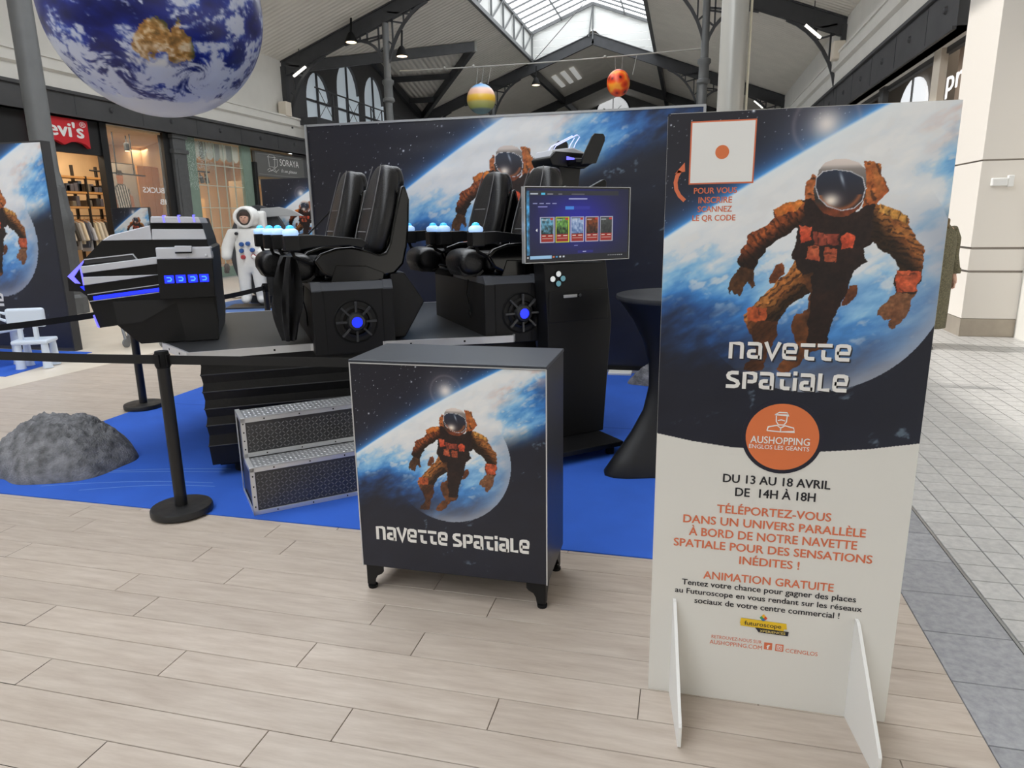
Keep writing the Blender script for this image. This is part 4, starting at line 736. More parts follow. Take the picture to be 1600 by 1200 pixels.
# the large earth balloon: ink per vertex on a fine sphere
def earth_rgb(n):
    """n: unit vectors in local frame, -y faces the viewer"""
    x, y, z = n[:, 0], n[:, 1], n[:, 2]; lon = np.arctan2(x, -y); lat = np.arcsin(np.clip(z, -1, 1))
    # swirl warps
    for (lo, la, s, k) in ((.34, -.42, .13, 2.6), (-.3, -.40, .18, 1.2), (.62, -.2, .1, 1.), (-.75, -.25, .12, 1.)):
        dx, dy = lon - lo, lat - la; q = k * np.exp(-(dx * dx + dy * dy) / s ** 2); c, s2 = np.cos(q), np.sin(q); lon, lat = lo + dx * c - dy * s2, la + dx * s2 + dy * c
    n1 = fbm(lon * 4 + 5, lat * 7 + 3, 7, 2); n2 = fbm(lon * 9 + 1, lat * 14, 5, 8); n3 = fbm(lon * 30, lat * 40, 4, 15)
    c = ramp(n1, ((.2, (12, 20, 84)), (.5, (20, 36, 130)), (.8, (38, 72, 186))))
    L2, A2 = np.arctan2(x, -y), np.arcsin(np.clip(z, -1, 1)); w1 = (fbm(L2 * 12, A2 * 12, 4, 51) - .45) * .16; a, b = L2 + w1, A2 + (fbm(L2 * 12 + 4, A2 * 12, 4, 57) - .45) * .16
    au = inpoly(a, b, [(-.235, -.14), (-.2, -.05), (-.08, .02), (0, .1), (.06, .09), (.08, .02), (.12, .03), (.15, .12), (.2, .0), (.29, -.1), (.31, -.2), (.24, -.28), (.15, -.27), (.08, -.2), (-.02, -.19), (-.1, -.23), (-.2, -.21)])
    land = ramp(n3 * .6 + n2 * .4, ((.3, (120, 92, 52)), (.48, (186, 134, 70)), (.62, (232, 206, 164)))); gm = sstep(.2, .3, a) + sstep(.02, .1, b) ; land = mixc(land, np.clip(gm, 0, 1) * .8, (52, 66, 40)); c[au] = land[au]
    cl = sstep(.495, .62, .45 * n1 + .33 * n2 + .25 * n3 + .13 * sstep(-.15, -.4, A2))  
    cl = np.clip(cl + sstep(.62, .7, n2) * .6 * sstep(.42, .55, n3), 0, 1) * (1 - .75 * au)
    c = mixc(c, .9 * cl, (222, 228, 242)); c = mixc(c, .8 * sstep(-.20, -.26, b) * sstep(.35, .05, np.abs(L2 + .05)) * sstep(-.34, -.28, A2), (230, 228, 226))
    ic = sstep(-.70, -.76, A2 + (n2 - .45) * .16); return mixc(c, ic, (222, 226, 234)) / 255
ce = Vector((-4.28, 5.33, 3.32)); d_ = (Vector((0, 0, 1.6)) - ce)
eb = thing('earth_balloon', 'huge inflated earth globe hanging at the upper left', 'balloon', ce, math.atan2(-d_.x, d_.y) + math.pi); Re = .83
gu, gv = 440, 260; th_, ph_ = np.meshgrid(np.linspace(0, 2 * np.pi, gu, endpoint=False), np.linspace(.004, np.pi - .004, gv)); co = np.stack([np.sin(ph_) * np.cos(th_), np.sin(ph_) * np.sin(th_), np.cos(ph_)], -1).reshape(-1, 3) * Re
ii, jj = np.meshgrid(np.arange(gv - 1), np.arange(gu), indexing='ij'); a_ = ii * gu + jj; b_ = ii * gu + (jj + 1) % gu; qd = np.stack([a_, a_ + gu, b_ + gu, b_], -1).reshape(-1, 4).astype(np.int32)
me = bpy.data.meshes.new('globe_skin'); me.vertices.add(len(co)); me.vertices.foreach_set('co', co.astype(np.float32).ravel()); me.loops.add(len(qd) * 4); me.loops.foreach_set('vertex_index', qd.ravel()); me.polygons.add(len(qd)); me.polygons.foreach_set('loop_start', np.arange(0, len(qd) * 4, 4, dtype=np.int32)); me.polygons.foreach_set('loop_total', np.full(len(qd), 4, np.int32)); me.update(calc_edges=True)
co = np.empty(len(me.vertices) * 3); me.vertices.foreach_get('co', co); nn = co.reshape(-1, 3) / Re; tilt = R(-24); cz, sz = math.cos(tilt), math.sin(tilt)
n_t = np.stack([nn[:, 0], nn[:, 1] * cz - nn[:, 2] * sz, nn[:, 1] * sz + nn[:, 2] * cz], 1); cc = np.clip(earth_rgb(n_t), 0, 1); l = np.where(cc <= .04045, cc / 12.92, ((cc + .055) / 1.055) ** 2.4)
at = me.color_attributes.new('ink', 'FLOAT_COLOR', 'POINT'); at.data.foreach_set('color', np.concatenate([l, np.ones((len(l), 1))], 1).astype(np.float32).ravel()); me.polygons.foreach_set('use_smooth', [True] * len(me.polygons))
me.materials.append(print_mat('globe_print', .3)); o = bpy.data.objects.new('globe_skin', me); COL.objects.link(o); o.parent = eb
MB().lathe([(.05, Re - .01), (.09, Re), (.05, Re + .03)], 14).build('valve', 'white', eb, 40); MB().tube([(0, 0, Re), (0, 0, Re + 4)], .008, 5).build('hanging_cable', 'cable_grey', eb)
# ---------------------------------------------------------------- printed boards
def anchor(t):
    for ch in t.children: ch.location = Vector(ch.location) - Vector(t.location)
GL = {'n': ([[(.12, 0), (.12, .88), (.58, .88), (.70, .84), (.73, .72), (.73, 0)]], .98),
      'a': ([[(.05, .88), (.58, .88), (.70, .84), (.73, .72), (.73, 0)], [(.73, .12), (.27, .12), (.15, .16), (.12, .3), (.16, .44), (.27, .48), (.50, .48)]], .98),
      'v': ([[(.03, 1), (.40, .08), (.77, 1)]], .90),
      'e': ([[(.12, .47), (.73, .47), (.73, .72), (.70, .84), (.58, .88), (.27, .88), (.15, .84), (.12, .72), (.12, .28), (.15, .16), (.27, .12), (.78, .12)]], .98),
      't': ([[(-.02, .88), (.74, .88)], [(.30, .62), (.30, .28), (.33, .16), (.45, .12), (.74, .12)]], .88),
      's': ([[(.04, .12), (.52, .12), (.66, .16), (.72, .27), (.66, .40), (.50, .47), (.30, .53), (.17, .61), (.14, .72), (.20, .83), (.34, .88), (.72, .88)]], .94),
      'p': ([[(.12, 0), (.12, .88), (.58, .88), (.70, .84), (.73, .66), (.70, .46), (.58, .42), (.30, .42)]], .92),
      'i': ([[(.12, 0), (.12, .70)], [(.12, .84), (.12, 1.06)]], .36),
      'l': ([[(.12, 1), (.12, .12), (.66, .12)]], .78), ' ': ([], .35)}
def techno(word, x0, x1, z0, z1, m, parent, y, name='lettering', shadow=None):
    tot = sum(GL[c][1] for c in word) - .13; k = (x1 - x0) / tot; h = z1 - z0; mb = MB(); x = x0
    for c in word:
        for st in GL[c][0]: stroke(mb, [(x + p[0] * k, z0 + p[1] * h) for p in st], .2 * h, y - .0008, y)
        x += GL[c][1] * k
    return mb.build(name, m, parent)
PR = print_mat('print_ink', .4); PRG = print_mat('print_gloss', .3)
WB = np.array((228, 226, 220)) / 255
def art_fn(vx, vz, s, lift=0.): return lambda X, Z: art((X - vx) / s, (Z - vz) / s, True, lift)
# tall sign
YS = 2.16
sg = thing('tall_sign', 'tall white advertising board with astronaut print standing at the right', 'sign', (.31, YS, 0))
MB().prism([(-.065, .0), (.688, .0), (.688, 1.882), (.68, 1.89), (-.057, 1.89), (-.065, 1.882)], YS, YS + .009).build('board', 'white_board', sg)
WE = ((-.071, .043, .163, .298, .419, .552, .69), (.934, .914, .901, .898, .903, .920, .947))
def sign_fn(X, Z):
    c = art_fn(.408, 1.676, 1.)(X, Z); w = (Z < np.interp(X, *WE)); c[w] = WB; return c
print_sheet('print', -.0645, .6875, .88, 1.889, 430, 560, sign_fn, PR, sg, YS - .0006)
MB().box(.0, .179, YS - .0016, YS - .0008, 1.693, 1.866).build('card_border', 'orange_ink', sg); MB().box(.004, .175, YS - .0024, YS - .0016, 1.697, 1.862).build('card', 'white_ink', sg)
def disc(cx, cz, r, y0, y1, m, nm, parent, n=48, rz=None): return MB().prism([(cx + r * math.cos(2 * math.pi * i / n), cz + (rz or r) * math.sin(2 * math.pi * i / n)) for i in range(n)], y0, y1).build(nm, m, parent)
disc(.0895, 1.78, .019, YS - .003, YS - .0024, 'orange_sign', 'card_dot', sg, 32)
a = MB(); stroke(a, [(-.009, 1.648), (-.024, 1.662), (-.034, 1.680), (-.037, 1.70), (-.033, 1.718), (-.025, 1.732)], .011, YS - .0016, YS - .0008); a.prism([(-.040, 1.724), (-.011, 1.730), (-.013, 1.755)], YS - .0016, YS - .0008); a.build('arrow', 'orange_ink', sg)
for b, x0, x1, z0, z1, m, bo in [('POUR VOUS', .016, .136, 1.667, 1.683, 'orange_ink', .02), ('INSCRIRE', .030, .124, 1.640, 1.657, 'orange_ink', .020), ('SCANNEZ', .029, .125, 1.615, 1.631, 'orange_ink', .020), ('LE QR CODE', .015, .136, 1.590, 1.606, 'orange_ink', .020),
    ('DU 13 AU 18 AVRIL', .144, .459, .785, .812, 'ink_black', .024), ('DE  14H À 18H', .183, .420, .741, .769, 'ink_black', .024), ('TÉLÉPORTEZ-VOUS', .131, .470, .680, .707, 'orange_ink', .020), ('DANS UN UNIVERS PARALLÈLE', .028, .572, .637, .664, 'orange_ink', .020), ('À BORD DE NOTRE NAVETTE', .048, .551, .594, .622, 'orange_ink', .020), ('SPATIALE POUR DES SENSATIONS', .001, .598, .552, .579, 'orange_ink', .020), ('INÉDITES !', .209, .391, .508, .535, 'orange_ink', .020), ('ANIMATION GRATUITE', .100, .497, .444, .471, 'orange_ink', .016),
    ('Tentez votre chance pour gagner des places', .033, .565, .415, .435, 'ink_black', .018), ('au Futuroscope en vous rendant sur les réseaux', .012, .585, .384, .403, 'ink_black', .018), ('sociaux de votre centre commercial !', .076, .522, .352, .372, 'ink_black', .018),
    ('RETROUVEZ-NOUS SUR', .137, .296, .229, .241, 'orange_ink', 0), ('AUSHOPPING.COM', .132, .298, .207, .222, 'orange_ink', 0), ('CCENGLOS', .371, .469, .209, .223, 'orange_ink', 0)]: text(b, x0, x1, z0, z1, m, sg, YS - .0012, bo)
M_('letter_white', (238, 236, 232), .4); M_('letter_shadow', (40, 40, 48), .5)
for w, x0, x1, z0, z1 in (('navette', .138, .480, 1.183, 1.236), ('spatiale', .134, .480, 1.090, 1.146)):
    techno(w, x0 + .004, x1 + .004, z0 - .004, z1 - .004, 'letter_shadow', sg, YS - .0012, 'letter_shadow'); techno(w, x0, x1, z0, z1, 'letter_white', sg, YS - .002)
lg = disc(.309, .943, .1175, YS - .0014, YS - .0008, 'navy', 'badge_ring', sg); disc(.309, .943, .1055, YS - .0022, YS - .0014, 'orange_sign', 'badge', sg)
text('AUSHOPPING', .218, .389, .921, .943, 'white_ink', sg, YS - .003, .014); text('ENGLOS LES GÉANTS', .215, .389, .903, .916, 'white_ink', sg, YS - .003, .006)
a = MB()
for P in ([(.284, 1.013), (.296, 1.021), (.318, 1.021), (.324, 1.013), (.284, 1.013)], [(.288, 1.010), (.289, .992), (.296, .982), (.311, .982), (.318, .992), (.319, 1.010)], [(.293, .995), (.303, .998), (.314, .995)], [(.264, .962), (.267, .974), (.292, .980), (.303, .972), (.315, .980), (.340, .974), (.343, .962), (.303, .960), (.264, .962)], [(.303, .972), (.303, .961)]): stroke(a, P, .0032, YS - .003, YS - .0022)
a.build('badge_drawing', 'white_ink', sg)
a = MB(); a.prism([(.224, .296), (.370, .292), (.367, .312), (.226, .316)], YS - .0018, YS - .0008); a.prism([(.226, .288), (.36, .284), (.367, .312), (.226, .316)], YS - .0016, YS - .0008); a.build('logo_yellow', M_('logo_yellow', (238, 196, 40), .4), sg)
MB().prism([(.272, .287), (.376, .284), (.374, .269), (.284, .271)], YS - .0026, YS - .0016).build('logo_navy', 'navy', sg)
text('futuroscope', .238, .352, .293, .308, 'ink_black', sg, YS - .0022, .012); text('XPERIENCES', .287, .366, .2735, .2815, M_('logo_text', (236, 214, 120), .4), sg, YS - .003, .01)
for (dx, dz, c, nm) in ((-.006, 0, (60, 160, 90), 'green'), (.006, 0, (220, 80, 40), 'red'), (0, .007, (240, 180, 40), 'amber'), (0, -.006, (50, 120, 190), 'blue')): MB().prism([(.296 + dx - .006, .324 + dz), (.296 + dx, .317 + dz), (.296 + dx + .006, .324 + dz), (.296 + dx, .331 + dz)], YS - .0018, YS - .0008).build('logo_diamond', M_('logo_' + nm, c, .4), sg)
MB().box(.304, .329, YS - .0016, YS - .0008, .211, .236).build('social_icon', 'orange_ink', sg); text('f', .3115, .3225, .2135, .2285, 'white_ink', sg, YS - .002, .02)
MB().box(.339, .364, YS - .0016, YS - .0008, .210, .235).build('social_icon', 'orange_ink', sg); a = MB()
for P in ([(.344, .215), (.359, .215), (.359, .230), (.344, .230), (.344, .215)], [(.3515 + .004 * math.cos(R(q)), .2225 + .004 * math.sin(R(q))) for q in range(0, 361, 30)]): stroke(a, P, .0018, YS - .0024, YS - .0016)
a.build('social_mark', 'white_ink', sg)
for x in (.011, .572):
    f = MB().prism([(.0, 0), (-.262, 0), (-.268, .006), (-.268, .075), (-.262, .085), (-.03, .345), (-.018, .356), (.0, .358)], -.005, .005, 'x').prism([(.010, 0), (.27, 0), (.27, .08), (.02, .356), (.010, .358)], -.005, .005, 'x').build('foot', 'white', sg); f.location = (x, YS, 0); f.rotation_euler[2] = R(7)
anchor(sg)
# counter
YC = 2.57; CX0, CX1 = -1.335, -.502
ct = thing('reception_counter', 'black box counter with astronaut print on short bracket feet', 'counter', ((CX0 + CX1) / 2, YC + .19, 0))
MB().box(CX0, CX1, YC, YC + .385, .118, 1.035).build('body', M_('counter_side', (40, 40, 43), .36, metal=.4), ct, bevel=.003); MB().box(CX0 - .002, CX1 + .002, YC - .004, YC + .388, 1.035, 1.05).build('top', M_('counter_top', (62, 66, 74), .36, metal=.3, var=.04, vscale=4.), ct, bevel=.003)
print_sheet('print', CX0 + .004, CX1 - .004, .122, 1.032, 330, 360, art_fn(-.883, .807, .75), PRG, ct, YC - .0008)
techno('navette', -1.261, -.932, .251, .316, 'letter_white', ct, YC - .001); techno('spatiale', -.911, -.576, .251, .316, 'letter_white', ct, YC - .001)
e = MB(); e.box(CX0 - .001, CX0 + .004, YC - .003, YC, .118, 1.036).box(CX1 - .004, CX1 + .001, YC - .003, YC, .118, 1.036).box(CX0, CX1, YC - .005, YC - .001, 1.034, 1.039); e.build('edge_trim', 'aluminium', ct)
for sx, X in ((1, CX0 + .012), (-1, CX1 - .012)):
    for yy in (YC + .012, YC + .372):
        f = MB(); f.prism([(X, .118), (X, .022), (X + sx * .035, .022), (X + sx * .04, .05), (X + sx * .05, .068), (X + sx * .07, .078), (X + sx * .08, .09), (X + sx * .08, .118)], yy - .002, yy + .002); s2 = 1 if yy < YC + .2 else -1
        f.prism([(yy, .118), (yy, .022), (yy + s2 * .035, .022), (yy + s2 * .04, .05), (yy + s2 * .08, .09), (yy + s2 * .08, .118)], X - .002, X + .002, 'x'); o = f.build('bracket_foot', 'black_paint', ct)
        MB().lathe([(.02, 0), (.022, .006), (.022, .014), (.008, .018), (.008, .026)], 14, (X + sx * .016, yy + s2 * .016, 0)).build('levelling_pad', 'black_matt', o, 40)
anchor(ct)
# big backdrop
YD = 7.3; bd = thing('backdrop_wall', 'wide fabric backdrop of planet and stars behind the ride', 'backdrop', (-2.0, YD, 0)); 
def wr(X, Z): return .0022 * np.sin(Z * 26 + 2.5 * np.sin(X * 1.4)) * sstep(1.7, 2.5, Z) * (.5 + .5 * np.sin(X * 2.1)) + .004 * (fbm(X * 1.5, Z * 9, 3, 3) - .45)
print_sheet('print', -4.105, .115, .06, 2.635, 520, 330, art_fn(-1.822, 2.18, 2.3, .05), PR, bd, YD, wr)
f = MB(); f.box(-4.125, -4.10, YD - .02, YD + .12, .05, 2.65).box(.11, .135, YD - .02, YD + .12, .05, 2.65).box(-4.125, .135, YD - .01, YD + .12, 2.63, 2.652).box(-4.125, .135, YD - .02, YD + .12, .0, .06); f.build('frame', M_('frame_pale', (176, 178, 180), .4, metal=.5), bd)
MB().box(-4.1, .11, YD + .06, YD + .08, .05, 2.63).build('back_cloth', 'black_matt', bd)
for xx in (-3.9, -.62): MB().box(xx - .12, xx + .12, YD - .18, YD + .3, .006, .03).build('foot_plate', 'white', bd, bevel=.004)
MB().box(-4.11, .12, YD - .021, YD - .012, .03, .075).build('skirting', 'black_matt', bd)
anchor(bd)
# left banner wall
YL = 7.35; bl = thing('banner_wall', 'dark framed astronaut banner wall cut by the left edge', 'backdrop', (-10, YL, 0))
print_sheet('print', -11.2, -7.78, .05, 2.62, 260, 200, art_fn(-8.72, 1.95, 2.1), PR, bl, YL); MB().box(-11.22, -7.765, YL + .005, YL + .13, 0, 2.64).build('frame', M_('frame_dark', (58, 58, 60), .5), bl); techno('navette spatiale', -10.75, -8.78, .58, .76, 'letter_white', bl, YL - .002); anchor(bl)
# boards further back
b2 = thing('far_banner', 'narrow astronaut banner behind the white statue', 'backdrop', (-7.3, 13, 0)); print_sheet('print', -8.42, -5.9, .03, 2.47, 190, 170, art_fn(-7.486, 1.93, 1.5), PR, b2, 13); MB().box(-8.44, -5.88, 13.004, 13.1, 0, 2.485).build('frame', 'frame_dark', b2); anchor(b2)
b3 = thing('small_banner', 'small astronaut board showing above the console nose', 'backdrop', (-11.7, 13, 0)); print_sheet('print', -12.15, -11.22, .9, 1.97, 110, 120, art_fn(-11.56, 1.72, 1.0), PR, b3, 13); MB().box(-12.17, -11.2, 13.004, 13.06, 0, 1.985).build('panel', 'frame_dark', b3); anchor(b3)
# ---------------------------------------------------------------- the ride: platform
TH = 40
def fr(loc, th, z=0.): return dict(loc=(loc[0], loc[1], z), rz=R(th))
O33 = (-2.92, 3.56); DZ = .84
rp = thing('ride_platform', 'black motion ride platform with silver edge and pleated bellows skirt', 'ride platform', (*O33, 0), R(33))
dk = [(0, 0), (-.194, .476), (-.25, 1.5), (.05, 2.0), (2.5, 2.0), (2.75, 1.5), (2.75, .75), (2.3, .35), (2.03, -.2), (1.82, -.175), (1.24, -.083), (.723, .03)]
MB().prism(dk, DZ - .03, DZ, 'z').build('deck', M_('deck_black', (44, 45, 47), .42, var=.14, vscale=3.), rp)
e = MB()
for i in range(len(dk)):
    (x0, y0), (x1, y1) = dk[i], dk[(i + 1) % len(dk)]; e.bar((x0, y0, DZ - .02), (x1, y1, DZ - .02), .016, .046)
e.build('edge_trim', 'aluminium', rp)
for (x, y) in ((.18, .012), (.5, .022), (1.35, -.1), (1.7, -.155), (-.06, .14), (-.14, .34)): MB().box(x - .006, x + .006, y - .012, y - .004, DZ - .026, DZ - .014).build('screw', 'black_matt', rp)
def ring(ins): 
    c = [(.12, .05), (2.5, .05), (2.5, 1.85), (.12, 1.85)]; return [(.05 + ins, .055 + ins), (2.3 - ins, .055 + ins), (2.3 - ins, 1.85 - ins), (.05 + ins, 1.85 - ins)]
zs = [.80, .74, .685, .63, .575, .52, .465, .41, .355, .29, .22, .09]; sec = []
for i, z in enumerate(zs): 
    ins = .008 if i % 2 else .0; sec.append([(x, y, z) for x, y in ring(ins)])
MB().sweep(sec).build('bellows', M_('bellows_black', (13, 13, 14), .48, bump=.5, bscale=10, spec=.4), rp); 
pl_ = MB()
for i in range(2, 11, 2): 
    q = ring(-.002); pl_.tube([(*q[k], zs[i]) for k in range(4)], .0045, 5, True)
pl_.build('pleat_seam', M_('seam_grey', (52, 52, 54), .5), rp)
MB().prism(ring(.05), .07, .2, 'z').build('base_frame', 'black_matt', rp); MB().prism(ring(.0), .8, .812, 'z').build('under_frame', 'black_matt', rp)
for (x, y) in ((.27, .2), (2.1, .2), (.27, 1.7), (2.1, 1.7)): MB().lathe([(.09, .006), (.09, .1)], 20, (x, y, 0)).build('foot', 'black_matt', rp, 40)
# steps
st = thing('step_case', 'two-step silver edged black chequer plate stair in front of the platform', 'steps', (-2.29, 3.16, .006), R(42))
M_('chequer', (74, 74, 76), .35, metal=.5, var=.1); M_('tread', (150, 152, 155), .4, metal=.4); M_('stud', (112, 112, 114), .3, metal=.5); M_('stud_light', (214, 216, 220), .3, metal=.4)
W_ = 1.05
MB().box(.012, W_ - .012, .008, .21, .01, .265).build('lower_body', 'chequer', st); MB().box(.012, W_ - .012, .208, .44, .01, .50).build('upper_body', 'chequer', st)
MB().box(.02, W_ - .02, .02, .215, .265, .274).build('lower_tread', 'tread', st); MB().box(.02, W_ - .02, .235, .43, .50, .509).build('upper_tread', 'tread', st)
def studs(plane, x0, x1, a0, a1, off, nx, na, m, nm):
    mb = MB()
    for i in range(nx):
        for j in range(na):
            x = x0 + (x1 - x0) * (i + .5) / nx; a = a0 + (a1 - a0) * (j + .5) / na; s = 1 if (i + j) % 2 else -1; l, w, h = .0105, .0034, .0022
            P = [(-l, -w * .3), (0, -w), (l, -w * .3), (l, w * .3), (0, w), (-l, w * .3)]; c, sn = math.cos(s * .78), math.sin(s * .78); Q = [(x + px * c - pa * sn, a + px * sn + pa * c) for px, pa in P]
            v = [(q[0], off, q[1]) if plane == 'xz' else (q[0], q[1], off) for q in Q]; top = (x, off - h, a) if plane == 'xz' else (x, a, off + h)
            mb.add(v + [top], [(k, (k + 1) % 6, 6) for k in range(6)])
    o = mb.build(nm, m, st); o['kind'] = 'stuff'; return o
studs('xz', .03, W_ - .03, .03, .24, .0075, 46, 10, 'stud', 'lower_studs'); studs('xz', .03, W_ - .03, .29, .47, .2075, 46, 9, 'stud', 'upper_studs'); studs('xy', .03, W_ - .03, .03, .2, .274, 40, 6, 'stud_light', 'lower_tread_studs'); studs('xy', .03, W_ - .03, .245, .42, .509, 40, 6, 'stud_light', 'upper_tread_studs')
def angle(nm, *bx):
    m = MB()
    for b in bx: m.box(*b)
    return m.build(nm, 'aluminium', st, bevel=.002)
for (y0, z0, z1) in ((0, 0, .28), (.2, .28, .515)):
    angle('front_edge', (0, W_, y0, y0 + .008, z1 - .028, z1), (0, W_, y0, y0 + .022, z1 - .006, z1)); angle('front_foot_edge', (0, W_, y0, y0 + .008, z0, z0 + .026))
    for x in (0, W_ - .026): angle('corner_post', (x, x + .026, y0, y0 + .008, z0, z1), (x if x else 0, x + .004 if not x else x + .026, y0, y0 + .026, z0, z1))
for x in (0, W_ - .006):
    angle('side_edge', (x, x + .006, 0, .44, 0, .026), (x, x + .006, .2, .44, .49, .515), (x, x + .006, 0, .2, .255, .28), (x, x + .006, .414, .44, 0, .515)); angle('tread_end', (x - (.02 if x else 0), x + .026, 0, .205, .274, .281), (x - (.02 if x else 0), x + .026, .2, .44, .509, .516))
rv = MB()
for z0, z1, y0 in ((0, .28, 0), (.28, .515, .2)):
    for i in range(5): 
        for z in (z0 + .013, z1 - .014): rv.ball((.13 + .2 * i, y0 - .001, z), .0045, 7, 5)
    for i in range(4): rv.ball((.013, y0 - .001, z0 + .05 + .06 * i * (z1 - z0) / .28), .0045, 7, 5)
rv.build('rivets', 'black_matt', st)['kind'] = 'stuff'
# console at the front of the ride
cn = thing('ride_console', 'faceted black and silver spaceship nose console with blue lights', 'console', (*O33, DZ), R(33)); z_ = lambda P: [(a, b - DZ) for a, b in P]
B0, B1 = .45, 1.35
core = [(.147, .846), (.163, .967), (.161, 1.062), (.168, 1.449), (.15, 1.464), (.145, 1.505), (.111, 1.648), (-.165, 1.652), (-.175, 1.598), (-.46, 1.515), (-.578, 1.398), (-.60, 1.30), (-.60, 1.2), (-.585, 1.139), (-.547, .965), (-.444, .975), (-.357, .877), (-.322, .846)]
MB().prism(z_(core), B0 + .02, B1).build('hull', 'black_plastic', cn)
nose = z_([(-.578, 1.40), (-.703, 1.296), (-.705, 1.20), (-.641, 1.194), (-.585, 1.139), (-.45, 1.2), (-.45, 1.35)]); MB().prism(nose, B0 + .10, B1 - .1).build('nose', 'black_plastic', cn)
def plate(nm, P, m, y0=-.0, t=.025, bev=.004): return MB().prism(z_(P), B0 + y0, B0 + y0 + t).build(nm, m, cn, bevel=bev)
plate('silver_plate', [(-.46, 1.512), (-.409, 1.545), (-.178, 1.602), (-.178, 1.512)], 'silver'); plate('silver_plate', [(-.170, 1.578), (.133, 1.572), (.145, 1.507), (-.175, 1.512)], 'silver', -.01)
MB().prism(z_([(-.165, 1.657), (.111, 1.650), (.125, 1.61), (-.172, 1.616)]), B0 - .015, B1 - .3).build('top_cap', 'silver', cn, bevel=.006); plate('gap_plate', [(-.175, 1.612), (.125, 1.606), (.13, 1.583), (-.175, 1.59)], 'black_matt', .0, .02, 0)
MB().prism(z_([(-.158, 1.464), (.166, 1.460), (.170, 1.385), (-.158, 1.389)]), B0 - .05, B0 + .1).build('side_plate', 'silver', cn, bevel=.008); MB().prism(z_([(-.158, 1.388), (.170, 1.384), (.161, 1.135), (-.171, 1.134)]), B0 - .045, B0 + .1).build('side_box', 'black_plastic', cn, bevel=.004)
MB().prism(z_([(-.044, 1.472), (.056, 1.469), (.054, 1.432), (-.045, 1.432)]), B0 - .075, B0 - .04).build('handle', 'silver', cn, bevel=.004); MB().prism(z_([(-.044, 1.434), (.054, 1.434), (.052, 1.423), (-.045, 1.423)]), B0 - .07, B0 - .045).build('handle_gap', 'black_matt', cn)
for x in (.025, .135): MB().lathe([(.009, 0), (.009, .006), (.004, .009)], 12, (x, B0 - .05, 1.405 - DZ), Matrix.Rotation(R(90), 3, 'X')).build('screw', 'silver', cn, 40)
plate('inset', [(-.574, 1.398), (-.299, 1.423), (-.281, 1.393), (-.574, 1.370)], 'dark_grey', .005, .02, .003); plate('silver_stripe', [(-.597, 1.358), (-.158, 1.405), (-.161, 1.36), (-.593, 1.315)], 'silver', -.012); plate('silver_stripe', [(-.596, 1.292), (-.157, 1.291), (-.596, 1.240)], 'silver', -.012); plate('thin_line', [(-.586, 1.183), (-.164, 1.229), (-.164, 1.224), (-.587, 1.178)], 'silver', .01, .012, 0); plate('thin_line', [(-.58, 1.139), (-.16, 1.18), (-.16, 1.176), (-.58, 1.135)], 'silver', .01, .012, 0)
plate('inset_edge', [(-.574, 1.402), (-.297, 1.428), (-.276, 1.393), (-.283, 1.393), (-.30, 1.421), (-.574, 1.396)], 'silver', .0, .02, 0)
plate('light_bar', [(-.556, 1.168), (-.159, 1.206), (-.158, 1.185), (-.556, 1.145)], 'blue_led', .008, .015, 0); plate('edge_light', [(-.602, 1.351), (-.596, 1.353), (-.591, 1.241), (-.597, 1.24)], 'violet_led', -.012, .02, 0); plate('edge_light', [(-.572, 1.049), (-.566, 1.044), (-.547, .969), (-.557, .974)], 'violet_led', .0, .04, 0)
for x0, x1 in ((-.128, -.073), (-.061, -.003), (.012, .067), (.080, .135)): 
    o = MB().prism(z_([(x0, 1.236), (x1, 1.236), (x1, 1.286), (x0, 1.286)]), B0 - .052, B0 - .04).build('button_light', 'blue_led', cn, bevel=.002); a = MB(); mx = (x0 + x1) / 2; stroke(a, [(mx - .014, 1.272 - DZ), (mx + .008, 1.272 - DZ), (mx + .014, 1.261 - DZ), (mx + .008, 1.250 - DZ), (mx - .012, 1.250 - DZ)], .007, B0 - .0535, B0 - .052); a.build('symbol', M_('symbol_blue', (70, 150, 255), .3, emit=1.6, ecol=(60, 140, 255)), o)
MB().prism(z_([(-.572, 1.413), (-.663, 1.29), (-.634, 1.245), (-.661, 1.249), (-.698, 1.294)]), B0 + .085, B0 + .11).build('chevron_light', 'violet_led', cn); MB().prism(z_([(-.637, 1.226), (-.612, 1.229), (-.59, 1.198), (-.612, 1.197)]), B0 + .085, B0 + .11).build('chevron_light', 'blue_led', cn)
for x in (-.092, -.004, .084): MB().bar((x - .003, B0 - .01, 1.66 - DZ), (x + .002, B0 - .017, 1.618 - DZ), .010, .006, (0, 1, 0)).bar((x - .004, B0 + .1, 1.662 - DZ), (x - .003, B0 - .012, 1.660 - DZ), .010, .006).build('top_light', 'violet_led', cn)
MB().prism(z_([(-.45, 1.13), (.147, 1.13), (.158, .95), (.15, .846), (-.05, .846), (-.08, 1.11), (-.30, .99), (-.44, .98)]), B0 + .005, B0 + .03).build('lower_skirt', M_('skirt_black', (16, 16, 17), .6), cn)
